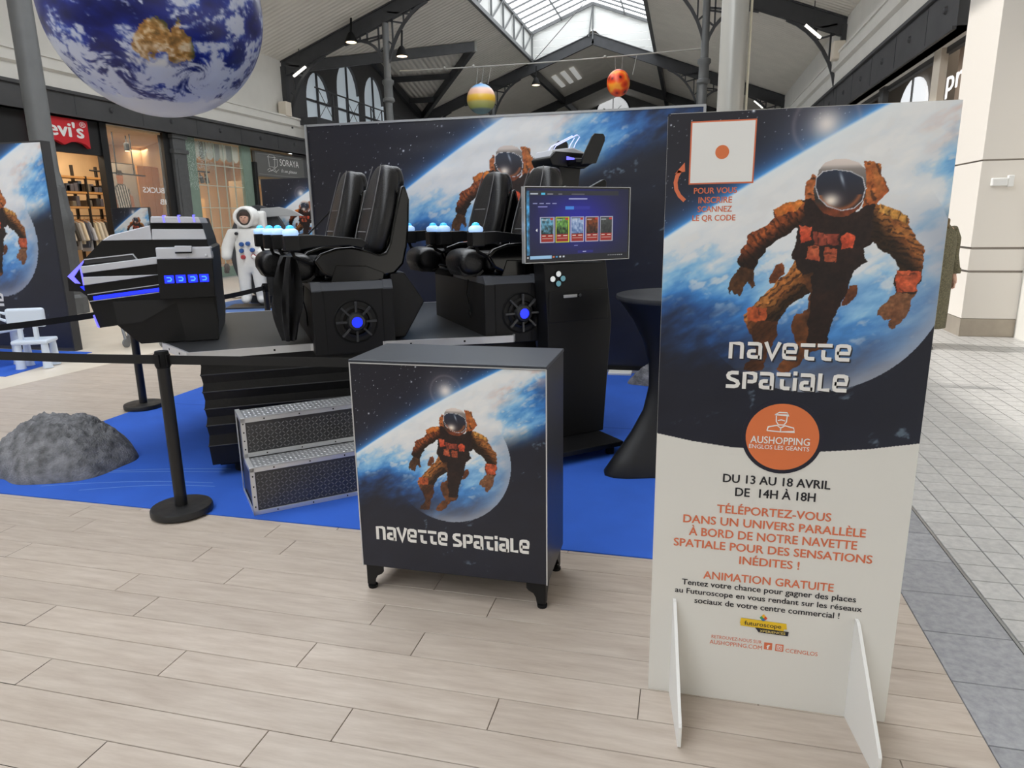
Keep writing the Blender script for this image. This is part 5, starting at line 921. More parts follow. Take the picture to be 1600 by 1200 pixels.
# seats
def make_base(nm, loc, lab, right=.25, cowl=True):
    t = thing(nm, lab, 'seat base', (*loc, 0), R(TH - 5)); 
    MB().box(-.265, right, .0, 1.25, .78, 1.19).build('box', 'black_paint', t, bevel=.006); MB().prism([(-.005, 1.185), (-.005, 1.19), (.03, 1.235), (1.22, 1.235), (1.25, 1.19), (1.25, 1.185)], -.262, right - .003, 'x').build('top_rail', 'trim_grey', t)
    for x in (-.262, right - .063): MB().prism([(-.012, 1.183), (-.012, 1.192), (.026, 1.24), (.06, 1.24), (.06, 1.183)], x, x + .06, 'x').build('rail_clip', 'trim_grey', t)
    for x in (-.19, right - .075): MB().box(x, x + .004, -.003, 0, .79, 1.18).build('panel_seam', 'black_matt', t)
    RX = Matrix.Rotation(R(90), 3, 'X'); c = (0, 0, .985)
    MB().lathe([(.142, .0), (.142, .004), (.135, .008), (.128, .003)], 40, c, RX, False).build('fan_rim', 'black_matt', t, 40); MB().lathe([(.13, .002), (.13, .0035)], 40, c, RX).build('fan_well', M_('well', (8, 8, 9), .6), t)
    MB().lathe([(.098, .0), (.102, .02), (.086, .026), (.08, .004)], 40, c, RX, False).build('fan_ring', 'black_plastic', t, 40); MB().lathe([(.062, .0), (.06, .035), (.05, .055), (.034, .06), (.034, .05)], 32, c, RX, False).build('fan_hub', M_('hub', (40, 41, 43), .4), t, 40); MB().lathe([(.034, .045), (.034, .052)], 28, c, RX).build('fan_light', 'blue_led', t)
    for k in range(8):
        a = R(k * 45 + 90); d = (math.cos(a), math.sin(a)); MB().bar((d[0] * .06, -.025, .985 + d[1] * .06), (d[0] * .128, -.03, .985 + d[1] * .128), .013, .018, (0, 1, 0)).build('fan_blade', M_('blade', (58, 59, 62), .35), t)
    if cowl: MB().prism([(.25, 1.27), (.34, 1.28), (.47, 1.08), (.33, .85), (.25, .85)], .06, 1.2).build('rear_cowl', 'black_plastic', t, bevel=.01)
    MB().tube([(-.28, .3, 1.2), (-.29, .31, 1.1), (-.275, .3, 1.02), (-.275, .29, .99), (-.275, .27, .955), (-.275, .29, .935), (-.275, .31, .955), (-.275, .30, .99)], .004, 5).build('strap_loop', 'black_matt', t)
    return t
R1, R2 = (-2.03, 4.04), (-1.07, 4.59)
make_base('seat_base', R1, 'black seat base box with blue lit fan behind the counter, left of the two'); make_base('seat_base', R2, 'black seat base box with blue lit fan beside the kiosk', .15, False)
def rr(cx, cy, cz, hx, hy, n, tx=(1, 0, 0), ty=(0, 1, 0), p=3.2):
    """super-ellipse ring around a centre in the plane of tx, ty"""
    out = []
    for i in range(n):
        a = 2 * math.pi * i / n; c, s = math.cos(a), math.sin(a); k = (abs(c) ** p + abs(s) ** p) ** (-1 / p); v = Vector((cx, cy, cz)) + Vector(tx) * (hx * k * c) + Vector(ty) * (hy * k * s); out.append(tuple(v))
    return out
def make_seat(loc, lab, da_out=-.28, da_in=-.28, wire=False):
    """local x to the rear, y to the far side, origin on the deck under the seat centre"""
    t = thing('ride_chair', lab, 'chair', (*loc, DZ), R(TH), 'leather ride chairs'); Z = -DZ
    n = Vector((.17, 0, .57)).normalized(); th_ = Vector((n.z, 0, -n.x)); secs = []
    for q, hw, ht in ((0, .20, .05), (.06, .23, .065), (.3, .25, .075), (.5, .25, .08), (.68, .225, .08), (.82, .19, .08), (.92, .155, .075), (.98, .12, .06), (1.0, .08, .04)):
        p = Vector((.17 + .17 * q, 0, 1.39 + .57 * q + Z)); secs.append(rr(*p, hw, ht, 20, (0, 1, 0), tuple(th_)))
    MB().sweep(secs).build('backrest', 'leather', t, sub=1)
    pp = MB()
    for s in (-1, 1):
        pts = []
        for q, w in ((.02, .13), (.3, .15), (.55, .145), (.72, .13), (.86, .12), (.97, .1)): p = Vector((.17 + .17 * q, s * w, 1.39 + .57 * q + Z)) - th_ * .078; pts.append(p)
        pp.tube(pts, .0035, 5)
    for q in (.22, .48): p = Vector((.17 + .17 * q, 0, 1.39 + .57 * q + Z)) - th_ * .078; pp.tube([p + Vector((0, -.1, 0)), p + Vector((0, .1, 0))], .004, 5)
    pp.build('piping', 'piping', t)
    # headrest wrap at the rear top
    secs = [rr(.29 + dx, 0, z + Z, .035 + hx, hw, 16, p=2.6) for dx, z, hx, hw in ((.05, 1.80, .045, .165), (.055, 1.86, .05, .16), (.05, 1.93, .045, .14), (.045, 1.965, .03, .10))]; MB().sweep(secs).build('head_wrap', 'leather', t, sub=1)
    MB().box(-.22, .24, -.2, .2, 1.27 + Z, 1.39 + Z).build('cushion', 'leather', t, bevel=.035, seg=3)
    side = [(-.25, 1.37), (-.2, 1.415), (-.1, 1.445), (.0, 1.45), (.1, 1.425), (.17, 1.40), (.215, 1.41), (.245, 1.47), (.275, 1.6), (.31, 1.73), (.335, 1.82), (.37, 1.83), (.395, 1.74), (.385, 1.58), (.365, 1.44), (.335, 1.33), (.27, 1.265), (.1, 1.24), (-.1, 1.24), (-.2, 1.29)]
    for s in (-1, 1): MB().prism([(a, b + Z) for a, b in side], s * .205 if s > 0 else -.255, s * .205 + .05 if s > 0 else -.205).build('side_shell', 'black_gloss', t, bevel=.018, seg=3, smooth=50)
    MB().prism([(a, b + Z) for a, b in [(.27, 1.28), (.24, 1.25), (-.18, 1.24), (-.18, 1.28), (.2, 1.3), (.30, 1.8), (.37, 1.8), (.385, 1.7), (.37, 1.5), (.33, 1.33)]], -.21, .21).build('back_shell', 'black_gloss', t, bevel=.02, seg=3, smooth=50)
    MB().prism([(a, b + Z) for a, b in [(-.16, 1.21), (-.11, 1.34), (.08, 1.33), (.2, 1.28), (.18, 1.2)]], -.262, -.25).build('shell_recess', 'black_gloss', t, bevel=.008)
    MB().box(-.15, .28, -.18, .18, 1.19 + Z, 1.26 + Z).build('mount', 'black_matt', t)
    secs = [rr(-.31, y, 1.325 + Z, hx, hz, 18, (1, 0, 0), (0, 0, 1), 2.4) for y, hx, hz in ((-.17, .06, .05), (-.16, .085, .075), (-.1, .1, .09), (0, .102, .092), (.1, .1, .09), (.16, .085, .075), (.17, .06, .05))]; MB().sweep(secs).build('leg_rest', 'leather', t, sub=1)
    MB().prism([(a, b + Z) for a, b in [(-.405, 1.30), (-.37, 1.235), (-.26, 1.225), (-.22, 1.26), (-.225, 1.275), (-.27, 1.245), (-.36, 1.252), (-.39, 1.305)]], -.12, .12).build('leg_strap', 'leather', t)
    for s, da in ((-1, da_out), (1, da_in)):
        y = s * .255; a = MB().prism([(da + .03, 1.44 + Z), (da + .03, 1.528 + Z), (da + .14, 1.53 + Z), (.06, 1.50 + Z), (.10, 1.47 + Z), (.06, 1.44 + Z), (-.02, 1.46 + Z), (da + .14, 1.455 + Z)], y - .02, y + .02).build('arm', 'black_plastic', t, bevel=.005)
        MB().box(da - .045, da + .045, y - .048, y + .048, 1.435 + Z, 1.528 + Z).build('control_box', 'black_plastic', a, bevel=.006); MB().lathe([(.044, 1.528 + Z), (.05, 1.54 + Z), (.045, 1.558 + Z), (.026, 1.57 + Z), (.02, 1.571 + Z)], 20, (da, y, 0)).build('dome_light', 'dome_light', a, 60); MB().lathe([(.026, 1.568 + Z), (.022, 1.582 + Z), (.008, 1.59 + Z)], 16, (da, y, 0)).build('dome_button', 'dome_blue', a, 60)
        MB().tube([(da, y, 1.435 + Z), (da + .01, y - .01, 1.40 + Z), (da + .1, y * .9, 1.36 + Z), (-.06, y * .86, 1.34 + Z)], .012, 6).build('cable', 'black_matt', a)
    if wire: MB().tube([(-.2, -.1, 1.42 + Z), (-.05, .0, 1.50 + Z), (.1, .12, 1.62 + Z), (.2, .2, 1.70 + Z), (.24, .24, 1.78 + Z)], .006, 5).build('headset_wire', 'black_matt', t)
    return t
Uv, Vv = Vector((math.cos(R(TH)), math.sin(R(TH)))), Vector((-math.sin(R(TH)), math.cos(R(TH))))
def seat_at(r, a, b): p = Vector(r) + Uv * a + Vv * b; return (p.x, p.y)
make_seat(seat_at(R1, .02, .31), 'black leather ride chair in front of the dark starry backdrop, nearer of its pair', -.37, -.37)
make_seat(seat_at(R1, -.06, .93), 'black leather ride chair half hidden behind its nearer neighbour on the left', -.33, -.33, True)
make_seat(seat_at(R2, .03, .31), 'black leather ride chair half hidden behind the kiosk screen', -.33, -.36)
make_seat(seat_at(R2, -.06, .93), 'black leather ride chair under the printed astronaut on the backdrop', -.31, -.33)
# ---------------------------------------------------------------- kiosk with monitor
kk = thing('ticket_kiosk', 'black touch-screen kiosk with four round buttons and a locked flap', 'kiosk', (-.53, 4.86, 0), R(42))
MB().prism([(-.46, .1), (-.47, .9), (-.50, 1.32), (.0, 1.31), (.055, .9), (.0, .1)], .0, .14).build('body', 'black_paint', kk, bevel=.006); MB().box(-.6, -.03, -.28, .15, .065, .1).build('base_plate', 'black_paint', kk, bevel=.004)
for x, y in ((-.52, -.22), (-.1, -.22), (-.52, .1), (-.1, .1)): MB().lathe([(.028, .0), (.03, .02), (.03, .045), (.02, .065)], 14, (x, y, .0)).build('caster', 'black_matt', kk, 40)
MB().box(-.462, .02, -.006, .004, .922, 1.132).build('flap', 'black_plastic', kk, bevel=.003); MB().box(-.35, -.245, -.016, -.004, 1.085, 1.105).build('lock_plate', 'aluminium', kk, bevel=.002); MB().lathe([(.012, 0), (.012, .02)], 14, (-.228, -.004, 1.098), Matrix.Rotation(R(90), 3, 'X')).build('lock', 'steel', kk)
for (x, z, c) in ((-.389, 1.247, 'button_white'), (-.434, 1.215, 'button_white'), (-.354, 1.215, 'button_teal'), (-.389, 1.183, 'button_teal')):
    m = M_('button_white', (236, 240, 236), .3, emit=.5) if c == 'button_white' else M_('button_teal', (120, 176, 188), .3, emit=.25)
    o = MB().lathe([(.019, 0), (.019, .008), (.015, .012)], 18, (x, .0, z), Matrix.Rotation(R(90), 3, 'X')).build('button', m, kk, 40); MB().lathe([(.024, -.002), (.024, .005), (.019, .006)], 18, (x, 0, z), Matrix.Rotation(R(90), 3, 'X')).build('button_ring', 'black_matt', o, 40)
mo = MB().box(-.695, .115, -.10, -.065, 1.334, 1.80).build('monitor', 'black_gloss', kk, bevel=.004)
f = MB(); f.box(-.697, -.694, -.102, -.062, 1.332, 1.802).box(.114, .117, -.102, -.062, 1.332, 1.802).box(-.697, .117, -.102, -.062, 1.799, 1.802).box(-.697, .117, -.102, -.062, 1.332, 1.335).build('bezel', 'aluminium', mo)
MB().box(-.45, -.1, -.065, .02, 1.36, 1.5).build('bracket', 'black_matt', kk)
def screen(X, Z):
    c = np.ones(X.shape + (3,)) * np.array([16, 20, 44.]); g = np.exp(-(((X + .30) / .30) ** 2 + ((Z - 1.60) / .20) ** 2))[..., None]; c = c * (1 - g) + np.array([24, 26, 150.]) * g
    def bx(x0, x1, z0, z1, col, a=1.): m = (X > x0) & (X < x1) & (Z > z0) & (Z < z1); c[m] = c[m] * (1 - a) + np.array(col) * a; return m
    bx(-.70, -.662, 1.38, 1.775, (70, 150, 200)); sp = (X < -.662) & (Z > 1.38) & (Z < 1.775); c[sp] *= (.3 + 1.2 * fbm(X[sp] * 60, Z[sp] * 40, 4, 3))[:, None]
    bx(-.659, .02, 1.748, 1.775, (40, 42, 48)); bx(-.576, -.546, 1.750, 1.764, (80, 190, 225)); bx(-.655, -.60, 1.753, 1.760, (190, 195, 205)); bx(-.53, -.49, 1.754, 1.759, (150, 150, 160)); bx(-.45, -.42, 1.754, 1.759, (120, 120, 130)); bx(-.35, -.25, 1.754, 1.759, (100, 100, 110))
    bx(-.37, -.23, 1.724, 1.731, (170, 175, 215)); 
    for k in range(4): bx(-.635 + k * .047, -.605 + k * .047, 1.695, 1.70, (150, 155, 200))
    bx(-.398, -.333, 1.660, 1.680, (60, 130, 215)); bx(-.333, -.21, 1.660, 1.680, (40, 44, 150)); bx(-.60, -.53, 1.676, 1.68, (150, 150, 215)); bx(-.60, -.53, 1.64, 1.676, (24, 24, 90))
    for k, x0 in enumerate((-.585, -.472, -.357, -.242, -.128)):
        x1 = x0 + .105; bd_ = [(176, 178, 200), (205, 215, 60), (176, 178, 205), (180, 172, 190), (170, 172, 185)][k]; bx(x0, x1, 1.455, 1.617, bd_); bx(x0 + .007, x1 - .007, 1.462, 1.610, (24, 30, 34)); bx(x0 + .007, x1 - .007, 1.462, 1.508, (150, 40, 32)); bx(x0 + .014, x1 - .014, 1.480, 1.483, (215, 190, 180)); bx(x0 + .014, x0 + .04, 1.497, 1.500, (225, 205, 190)); bx(x0 + .06, x1 - .014, 1.497, 1.500, (225, 205, 190))
        m = (X > x0 + .007) & (X < x1 - .007) & (Z > 1.512) & (Z < 1.606); n_ = fbm(X[m] * 90 + k * 7, Z[m] * 70, 4, k); pal = [((20, 34, 30), (120, 190, 225)), ((12, 26, 18), (130, 190, 90)), ((60, 90, 140), (190, 205, 230)), ((16, 12, 10), (150, 70, 30)), ((34, 36, 36), (72, 76, 74))][k]
        v = np.clip(n_ * 1.3 - .25 + .5 * (Z[m] - 1.512) / .094 - .1, 0, 1)[:, None]; c[m] = np.array(pal[0]) * (1 - v) + np.array(pal[1]) * v; bx(x1 - .03, x1 - .008, 1.595, 1.609, (190, 50, 40)); bx(x0 + .012, x0 + .05, 1.594, 1.602, (190, 195, 200), .7)
    m = (np.abs(Z - 1.535) < (X + .618) * .8) & (X > -.618) & (X < -.604); c[m] = (225, 228, 235)
    bx(-.30, -.18, 1.385, 1.402, (30, 32, 120)); bx(-.26, -.235, 1.392, 1.396, (190, 195, 230)); bx(-.33, -.30, 1.432, 1.436, (120, 125, 190))
    bx(-.70, .12, 1.336, 1.378, (14, 18, 28)); bx(-.66, -.501, 1.355, 1.376, (150, 190, 222)); 
    for x0, col in ((-.675, (200, 200, 205)), (-.485, (205, 120, 90)), (-.462, (80, 150, 200)), (-.435, (210, 210, 215)), (-.41, (205, 210, 220))): bx(x0 - .006, x0 + .006, 1.361, 1.371, col)
    for k in range(8): bx(-.06 + k * .016, -.054 + k * .016, 1.36, 1.366, (170, 172, 178))
    return c / 255
print_sheet('screen', -.682, .102, 1.342, 1.79, 300, 180, screen, print_mat('screen_glow', .1, .95), mo, -.1008)
# winged light fixture at the rear of the ride
rw = thing('wing_fixture', 'winged black spaceship fixture with violet light lines above the seats', 'ride fixture', (-.93, 5.5, DZ), R(40)); Zr = -DZ; rw.scale = (.74, .74, 1)
MB().prism([(-.10, 0), (.14, 0), (.16, .6), (.10, 1.0), (.13, 1.18), (-.14, 1.18), (-.12, 1.0)], -.12, .12).build('pillar', 'black_plastic', rw, bevel=.008)
MB().prism([(-.26, 1.15), (.12, 1.13), (.22, 1.17), (.22, 1.21), (.12, 1.24), (-.22, 1.25), (-.29, 1.20)], -.2, .2).build('hull', 'black_plastic', rw, bevel=.01); MB().prism([(-.27, 1.215), (-.24, 1.262), (.0, 1.282), (.2, 1.235), (.12, 1.225), (-.2, 1.225)], -.17, .17).build('top_plate', 'silver', rw, bevel=.008)
for s in (-1, 1):
    MB().prism([(s * .18, 1.14), (s * .36, 1.165), (s * .36, 1.19), (s * .18, 1.21)], -.08, .14, 'x').build('wing', 'black_plastic', rw, bevel=.006); MB().prism([(-.02, 1.15), (.15, 1.16), (.25, 1.32), (.25, 1.35), (.23, 1.37), (.13, 1.37), (.10, 1.35), (-.01, 1.2)], s * .36 - .012, s * .36 + .012).build('winglet', 'black_plastic', rw, bevel=.006); MB().prism([(s * .2, 1.215), (s * .33, 1.195), (s * .33, 1.185), (s * .2, 1.19)], -.095, -.08, 'x').build('wing_light', 'violet_led', rw)
l_ = MB()
for y in (-.05, .05): l_.tube([(-.16, y, 1.27), (-.13, y, 1.30), (.12, y, 1.385), (.15, y, 1.37), (.10, y, 1.32), (.07, y, 1.27)], .0045, 5)
l_.build('light_line', M_('line_light', (200, 205, 255), .3, emit=1.1, ecol=(190, 196, 255)), rw)
t = tag(MB().prism([(-.08, 0), (.07, 0), (.07, 1.04), (.05, 1.06), (-.08, .99)], -.06, .06).build('fixture_post', 'black_plastic', None, bevel=.008), 'short black wedge-topped post right of the winged fixture', 'ride fixture'); t.location = (-.70, 5.62, DZ); t.rotation_euler[2] = R(20)
# black garment hanging over the leg rest
secs = []
for i in range(12):
    q = i / 11; z = 1.40 - .53 * q; w = .15 + .03 * math.sin(q * 2.6) - .03 * q - .16 * max(0, q - .5); d = .045 + .03 * math.sin(q * 3) - .03 * max(0, q - .6); ring_ = []
    for k in range(28):
        a = 2 * math.pi * k / 28; f = 1 + .24 * math.sin(6 * a + 2 * q) + .16 * math.sin(9 * a + 5 * q + 1) + .10 * math.sin(13 * a); ring_.append((d * f * math.cos(a) * (1 if i else .7) - .03 * q, w * f * math.sin(a) + .05 * math.sin(3 * q), z - DZ))
    secs.append(ring_)
o = MB().sweep(secs).build('black_jacket', M_('black_cloth', (14, 14, 15), .9, bump=.2, bscale=60), None, smooth=80); p = Vector(R1) + Uv * -.36 + Vv * .18; o.location = (p.x, p.y, DZ); o.rotation_euler[2] = R(TH); tag(o, 'black jacket hung over the leg rest, trailing to the platform', 'jacket')
# ---------------------------------------------------------------- high table under a stretch cover
tb = thing('cocktail_table', 'high round table under a black stretch cover, half behind the sign', 'table', (-.03, 4.5, 0))
n = 48; secs = []
feet = [218, 308, 38, 128]
def foot_w(a): return max(max(0, math.cos(math.radians((a - f_ + 180) % 360 - 180))) ** 14 for f_ in feet)
for z, r0, k in ((.006, .30, .22), (.02, .30, .22), (.12, .25, .19), (.25, .20, .13), (.4, .165, .07), (.55, .16, .035), (.7, .175, .015), (.85, .22, .0), (.97, .28, 0), (1.06, .345, 0), (1.11, .385, 0)):
    secs.append([((r0 + k * foot_w(360 * i / n)) * math.cos(2 * math.pi * i / n), (r0 + k * foot_w(360 * i / n)) * math.sin(2 * math.pi * i / n), z) for i in range(n)])
MB().sweep(secs).build('stretch_cover', M_('stretch_black', (15, 15, 17), .55, var=.1), tb, smooth=70); MB().lathe([(.385, 1.10), (.394, 1.115), (.39, 1.13), (.37, 1.136), (.001, 1.138)], 48).build('top_cover', M_('top_cloth', (44, 46, 50), .7, var=.12), tb, smooth=50)
# ---------------------------------------------------------------- rocks
def rock(name, loc, rx, ry, h, lab, seed=1, rz=0., pk=(0., 0.), pw=1.5):
    """rough mound: polar height field with a ridge line, closed underneath"""
    na, nr = 150, 70; A, Q = np.meshgrid(np.linspace(0, 2 * np.pi, na, endpoint=False), np.linspace(0.004, 1, nr)); out = 1 + .10 * np.sin(2 * A + seed) + .07 * np.sin(3 * A + 2 * seed) + .03 * np.sin(7 * A + seed)
    x, y = Q * np.cos(A) * out, Q * np.sin(A) * out; q = np.clip(Q, 0, 1)
    z = (1 - q ** pw) ** .78; n1 = fbm(x * 2.2 + seed, y * 2.2, 4, seed); n2 = fbm(x * 7 + seed, y * 7, 4, seed + 4); n3 = fbm(x * 22, y * 22 + seed, 4, seed + 8); n4 = np.abs(fbm(x * 12, y * 12, 3, seed + 11) - .45)
    rd = np.abs(np.sin(A * 1.5 + seed + 2.2 * n1)); z = z * (.80 + .30 * n1 + .16 * rd * q) + (1 - q ** 4) * np.clip(q * 3, 0, 1) * (.20 * (n2 - .45) + .09 * (n3 - .45) - .18 * n4 + .02)
    P = np.stack([(x + pk[0] * (1 - q)) * rx, (y + pk[1] * (1 - q)) * ry, np.maximum(z, 0) * h], -1).reshape(-1, 3); mb = MB(); mb.v = [tuple(p) for p in P]
    for i in range(nr - 1):
        for k in range(na): mb.f.append((i * na + k, i * na + (k + 1) % na, (i + 1) * na + (k + 1) % na, (i + 1) * na + k))
    mb.f.append(tuple(range(na))[::-1]); mb.f.append(tuple((nr - 1) * na + k for k in range(na)))
    o = mb.build(name, M_('rock_grey', (116, 117, 121), .72, var=.5, vscale=16., bump=1., bscale=90), None, smooth=60); o.location = loc; o.rotation_euler[2] = rz; return tag(o, lab, 'rock')
rock('moon_rock', (-4.12, 3.66, .007), .47, .40, .37, 'large grey artificial moon rock on the blue carpet at left', 3, R(33), (.05, .0), 1.5)
rock('moon_rock', (-.22, 6.85, .006), .26, .2, .20, 'small grey rock behind the black table', 8)
rock('moon_rock', (-9.15, 11.75, .006), .28, .25, .42, 'grey rock beside the white astronaut statue', 5)
# ---------------------------------------------------------------- barrier posts and belts
def post(loc, lab):
    t = thing('barrier_post', lab, 'barrier post', (*loc, .007)); MB().lathe([(.16, 0), (.165, .004), (.165, .03), (.16, .038), (.035, .042)], 48).build('base', M_('base_black', (30, 30, 31), .42, var=.25, vscale=14., rvar=.12), t, 40); MB().lathe([(.033, .04), (.033, .86), (.034, .865)], 24).build('pole', M_('pole_black', (24, 24, 25), .4, var=.2, vscale=20., stretch=(1, 1, .1)), t, 40); MB().lathe([(.036, .84), (.036, .925), (.033, .932)], 24).build('belt_head', 'black_matt', t, 40)
    for a in (0, 90, 180, 270): MB().box(.030, .042, -.014, .014, .85, .915, Matrix.Rotation(R(a), 4, 'Z')).build('belt_slot', 'black_plastic', t)
    return t
PT = {'a': (-2.735, 3.13), 'b': (-4.69, 5.07), 'c': (-4.64, 7.05), 'd': (-5.6, 3.2), 'e': (-1.0, 3.3)}
post(PT['a'], 'black barrier post with round base at the front edge of the blue carpet'); post(PT['b'], 'black barrier post behind the moon rock, under the console'); post(PT['c'], 'black barrier post in front of the white statue, base hidden'); post(PT['e'], 'black barrier post hidden behind the counter'); post(PT['d'], 'black barrier post just outside the left edge')
M_('belt', (17, 17, 18), .7)
for a, b, sag, lab in (('a', 'd', .02, 'black belt from the front post to the left edge'), ('a', 'e', .0, 'black belt from the front post to behind the counter'), ('b', 'd', .04, 'black belt running behind the moon rock to the left edge'), ('b', 'c', .03, 'black belt between the post under the console and the statue')):
    p, q = Vector((*PT[a], .89)), Vector((*PT[b], .89)); d = (q - p).normalized(); p, q = p + d * .036, q - d * .036; m = MB(); N_ = 10; rows = []
    nrm = Vector((-d.y, d.x, 0)) * .0012
    for i in range(N_ + 1):
        k = i / N_; c = p.lerp(q, k) - Vector((0, 0, sag * 4 * k * (1 - k))); rows.append([c - nrm + Vector((0, 0, -.025)), c + nrm + Vector((0, 0, -.025)), c + nrm + Vector((0, 0, .025)), c - nrm + Vector((0, 0, .025))])
    o = m.sweep(rows).build('barrier_belt', 'belt'); tag(o, lab, 'barrier belt')
# ---------------------------------------------------------------- children's furniture
M_('kid_white', (214, 226, 242), .4); 
def kid_chair(loc, rz, lab):
    t = thing('child_chair', lab, 'chair', (*loc, .008), rz)
    MB().box(-.19, .19, -.16, .16, .28, .33).build('seat', 'kid_white', t, bevel=.02, seg=3)
    for x in (-.14, .14):
        for y in (-.11, .11): MB().lathe([(.055, 0), (.05, .02), (.035, .28)], 14, (x, y, 0), None).build('leg', 'kid_white', t, 40)
    for x in (-.08, .08): MB().box(x - .025, x + .025, .10, .14, .32, .52).build('back_post', 'kid_white', t, bevel=.01)
    MB().box(-.2, .2, .09, .15, .48, .70).build('backrest', 'kid_white', t, bevel=.03, seg=3); MB().tube([(.19, .12, .64), (.26, .12, .66), (.27, .12, .59), (.20, .12, .56)], .018, 8).build('back_handle', 'kid_white', t, 60)
    return t
kid_chair((-7.33, 6.42), R(206), 'small pale blue plastic child chair with rounded backrest'); 
t = thing('child_table', 'low pale blue child table cut by the left edge', 'table', (-7.95, 6.3, .008)); MB().box(-.3, .3, -.3, .3, .40, .46).build('top', 'kid_white', t, bevel=.02, seg=3)
for x in (-.22, .22):
    for y in (-.22, .22): MB().lathe([(.06, 0), (.055, .02), (.04, .41)], 14, (x, y, 0)).build('leg', 'kid_white', t, 40)
# trolley on chrome castors behind the console
t = thing('castor_trolley', 'chrome trolley leg with grey wheels behind the console', 'trolley', (-7.28, 7.72, 0))
for dx, dy in ((0, 0), (-.22, .3), (.5, .1), (.4, .45)):
    o = MB().lathe([(.045, -.016), (.06, -.012), (.06, .012), (.045, .016)], 20, (dx, dy, .062), Matrix.Rotation(R(90), 3, 'Y')).build('wheel', M_('wheel_grey', (120, 122, 124), .5), t, 40); MB().tube([(dx, dy, .062), (dx - .02, dy + .01, .14), (dx - .06, dy + .02, .32)], .02, 8).build('fork', 'steel', o)
MB().tube([(-.05, .02, .30), (-.16, .05, .75), (.45, .1, .75), (.44, .11, .3)], .02, 8).tube([(-.25, .32, .30), (-.3, .35, .75), (.35, .47, .75), (.34, .46, .3)], .02, 8).build('frame', 'steel', t); MB().box(-.3, .5, .0, .5, .74, .77).build('tray', 'dark_grey', t)
# ---------------------------------------------------------------- astronaut statue
def skin_body(name, pts, edges, m, parent, sub=2):
    me = bpy.data.meshes.new(name); me.from_pydata([p[:3] for p in pts], edges, []); o = bpy.data.objects.new(name, me); COL.objects.link(o); o.parent = parent
    o.modifiers.new('skin', 'SKIN'); sv = me.skin_vertices[0].data
    for v, p in zip(sv, pts): v.radius = (p[3], p[4] if len(p) > 4 else p[3])
    sv[0].use_root = True; s = o.modifiers.new('sub', 'SUBSURF'); s.levels = sub; s.render_levels = sub; me.materials.append(m); o.modifiers['skin'].use_smooth_shade = True; return o
sa = thing('astronaut_statue', 'life-size white spacesuit statue with a child face in the helmet', 'statue', (-8.2, 12.05, .006), R(20)); M_('suit_white', (232, 232, 230), .55, bump=.5, bscale=14, var=.03)
MB().box(-.5, .45, -.3, .4, 0, .03).build('plinth', 'dark_grey', sa, bevel=.006)
pts = [(0, 0, .92, .22, .18), (0, 0, 1.15, .23, .2), (0, 0, 1.36, .25, .2), (0, 0, 1.5, .16), (-.13, -.01, .72, .145), (-.14, -.02, .45, .125), (-.14, 0, .17, .115), (-.15, -.14, .10, .075), (.13, 0, .72, .145), (.15, -.01, .45, .125), (.15, .02, .17, .115), (.16, -.12, .10, .075), (-.30, 0, 1.40, .13), (-.41, -.02, 1.15, .12), (-.43, -.08, .92, .10), (.30, 0, 1.40, .13), (.40, -.04, 1.18, .12), (.28, -.22, 1.05, .10), (.2, -.24, 1.02, .09)]
skin_body('suit', pts, [(0, 1), (1, 2), (2, 3), (0, 4), (4, 5), (5, 6), (6, 7), (0, 8), (8, 9), (9, 10), (10, 11), (2, 12), (12, 13), (13, 14), (2, 15), (15, 16), (16, 17), (17, 18)], MATS['suit_white'], sa)
hp = MB()
c0 = (0, -.02, 1.72); hp.lathe([(.12, -.17), (.19, -.12), (.225, -.03), (.225, .05), (.19, .14), (.10, .2), (.001, .215)], 28, (0, .04, 1.72)); hp.build('helmet', 'suit_white', sa, 60)
MB().tube([(.165 * math.cos(R(a)), -.175 - .03 * math.cos(R(2 * a)), 1.72 + .165 * math.sin(R(a))) for a in range(0, 360, 15)], .035, 8, True).build('helmet_rim', 'suit_white', sa, 70); MB().lathe([(.145, 0), (.145, .02)], 24, (0, -.165, 1.72), Matrix.Rotation(R(90), 3, 'X')).build('opening', M_('helmet_dark', (70, 66, 62), .8), sa)
hd = MB(); hd.ball((0, -.16, 1.705), .1, 22, 16, (.88, .8, 1.1)); hd.ball((0, -.245, 1.695), .016, 8, 6, (1, 1.2, 1.3)); hd.build('head', M_('skin', (214, 170, 148), .5), sa, 60)
MB().ball((0, -.15, 1.75), .1, 20, 12, (.95, .85, .85)).build('hair', M_('hair_brown', (58, 42, 34), .8), sa, 60)
e = MB()
for s in (-1, 1): e.ball((s * .034, -.236, 1.715), .011, 8, 6)
e.build('eyes', 'ink_black', sa); MB().ball((0, -.232, 1.655), .018, 10, 6, (1.2, .4, .35)).build('mouth', M_('lips', (170, 100, 92), .5), sa, 60)
for x, z, c in ((-.09, 1.22, 'valve_blue'), (.03, 1.23, 'valve_blue'), (-.10, 1.10, 'valve_blue'), (.10, 1.11, 'valve_blue'), (-.08, .98, 'valve_red'), (.11, .99, 'valve_red')): MB().lathe([(.042, -.05), (.042, .03), (.03, .045)], 16, (x, -.2, z), Matrix.Rotation(R(90), 3, 'X')).build('chest_valve', M_('valve_blue', (44, 84, 150), .4) if c == 'valve_blue' else M_('valve_red', (176, 62, 66), .4), sa, 40)
MB().lathe([(.03, -.03), (.03, .02)], 14, (-.17, -.18, 1.42), Matrix.Rotation(R(90), 3, 'X')).build('badge', 'ink_black', sa); MB().tube([(.1, -.23, 1.0), (.2, -.26, .93), (.33, -.2, .96), (.40, -.1, 1.02)], .035, 10).build('hose', 'suit_white', sa, 60)
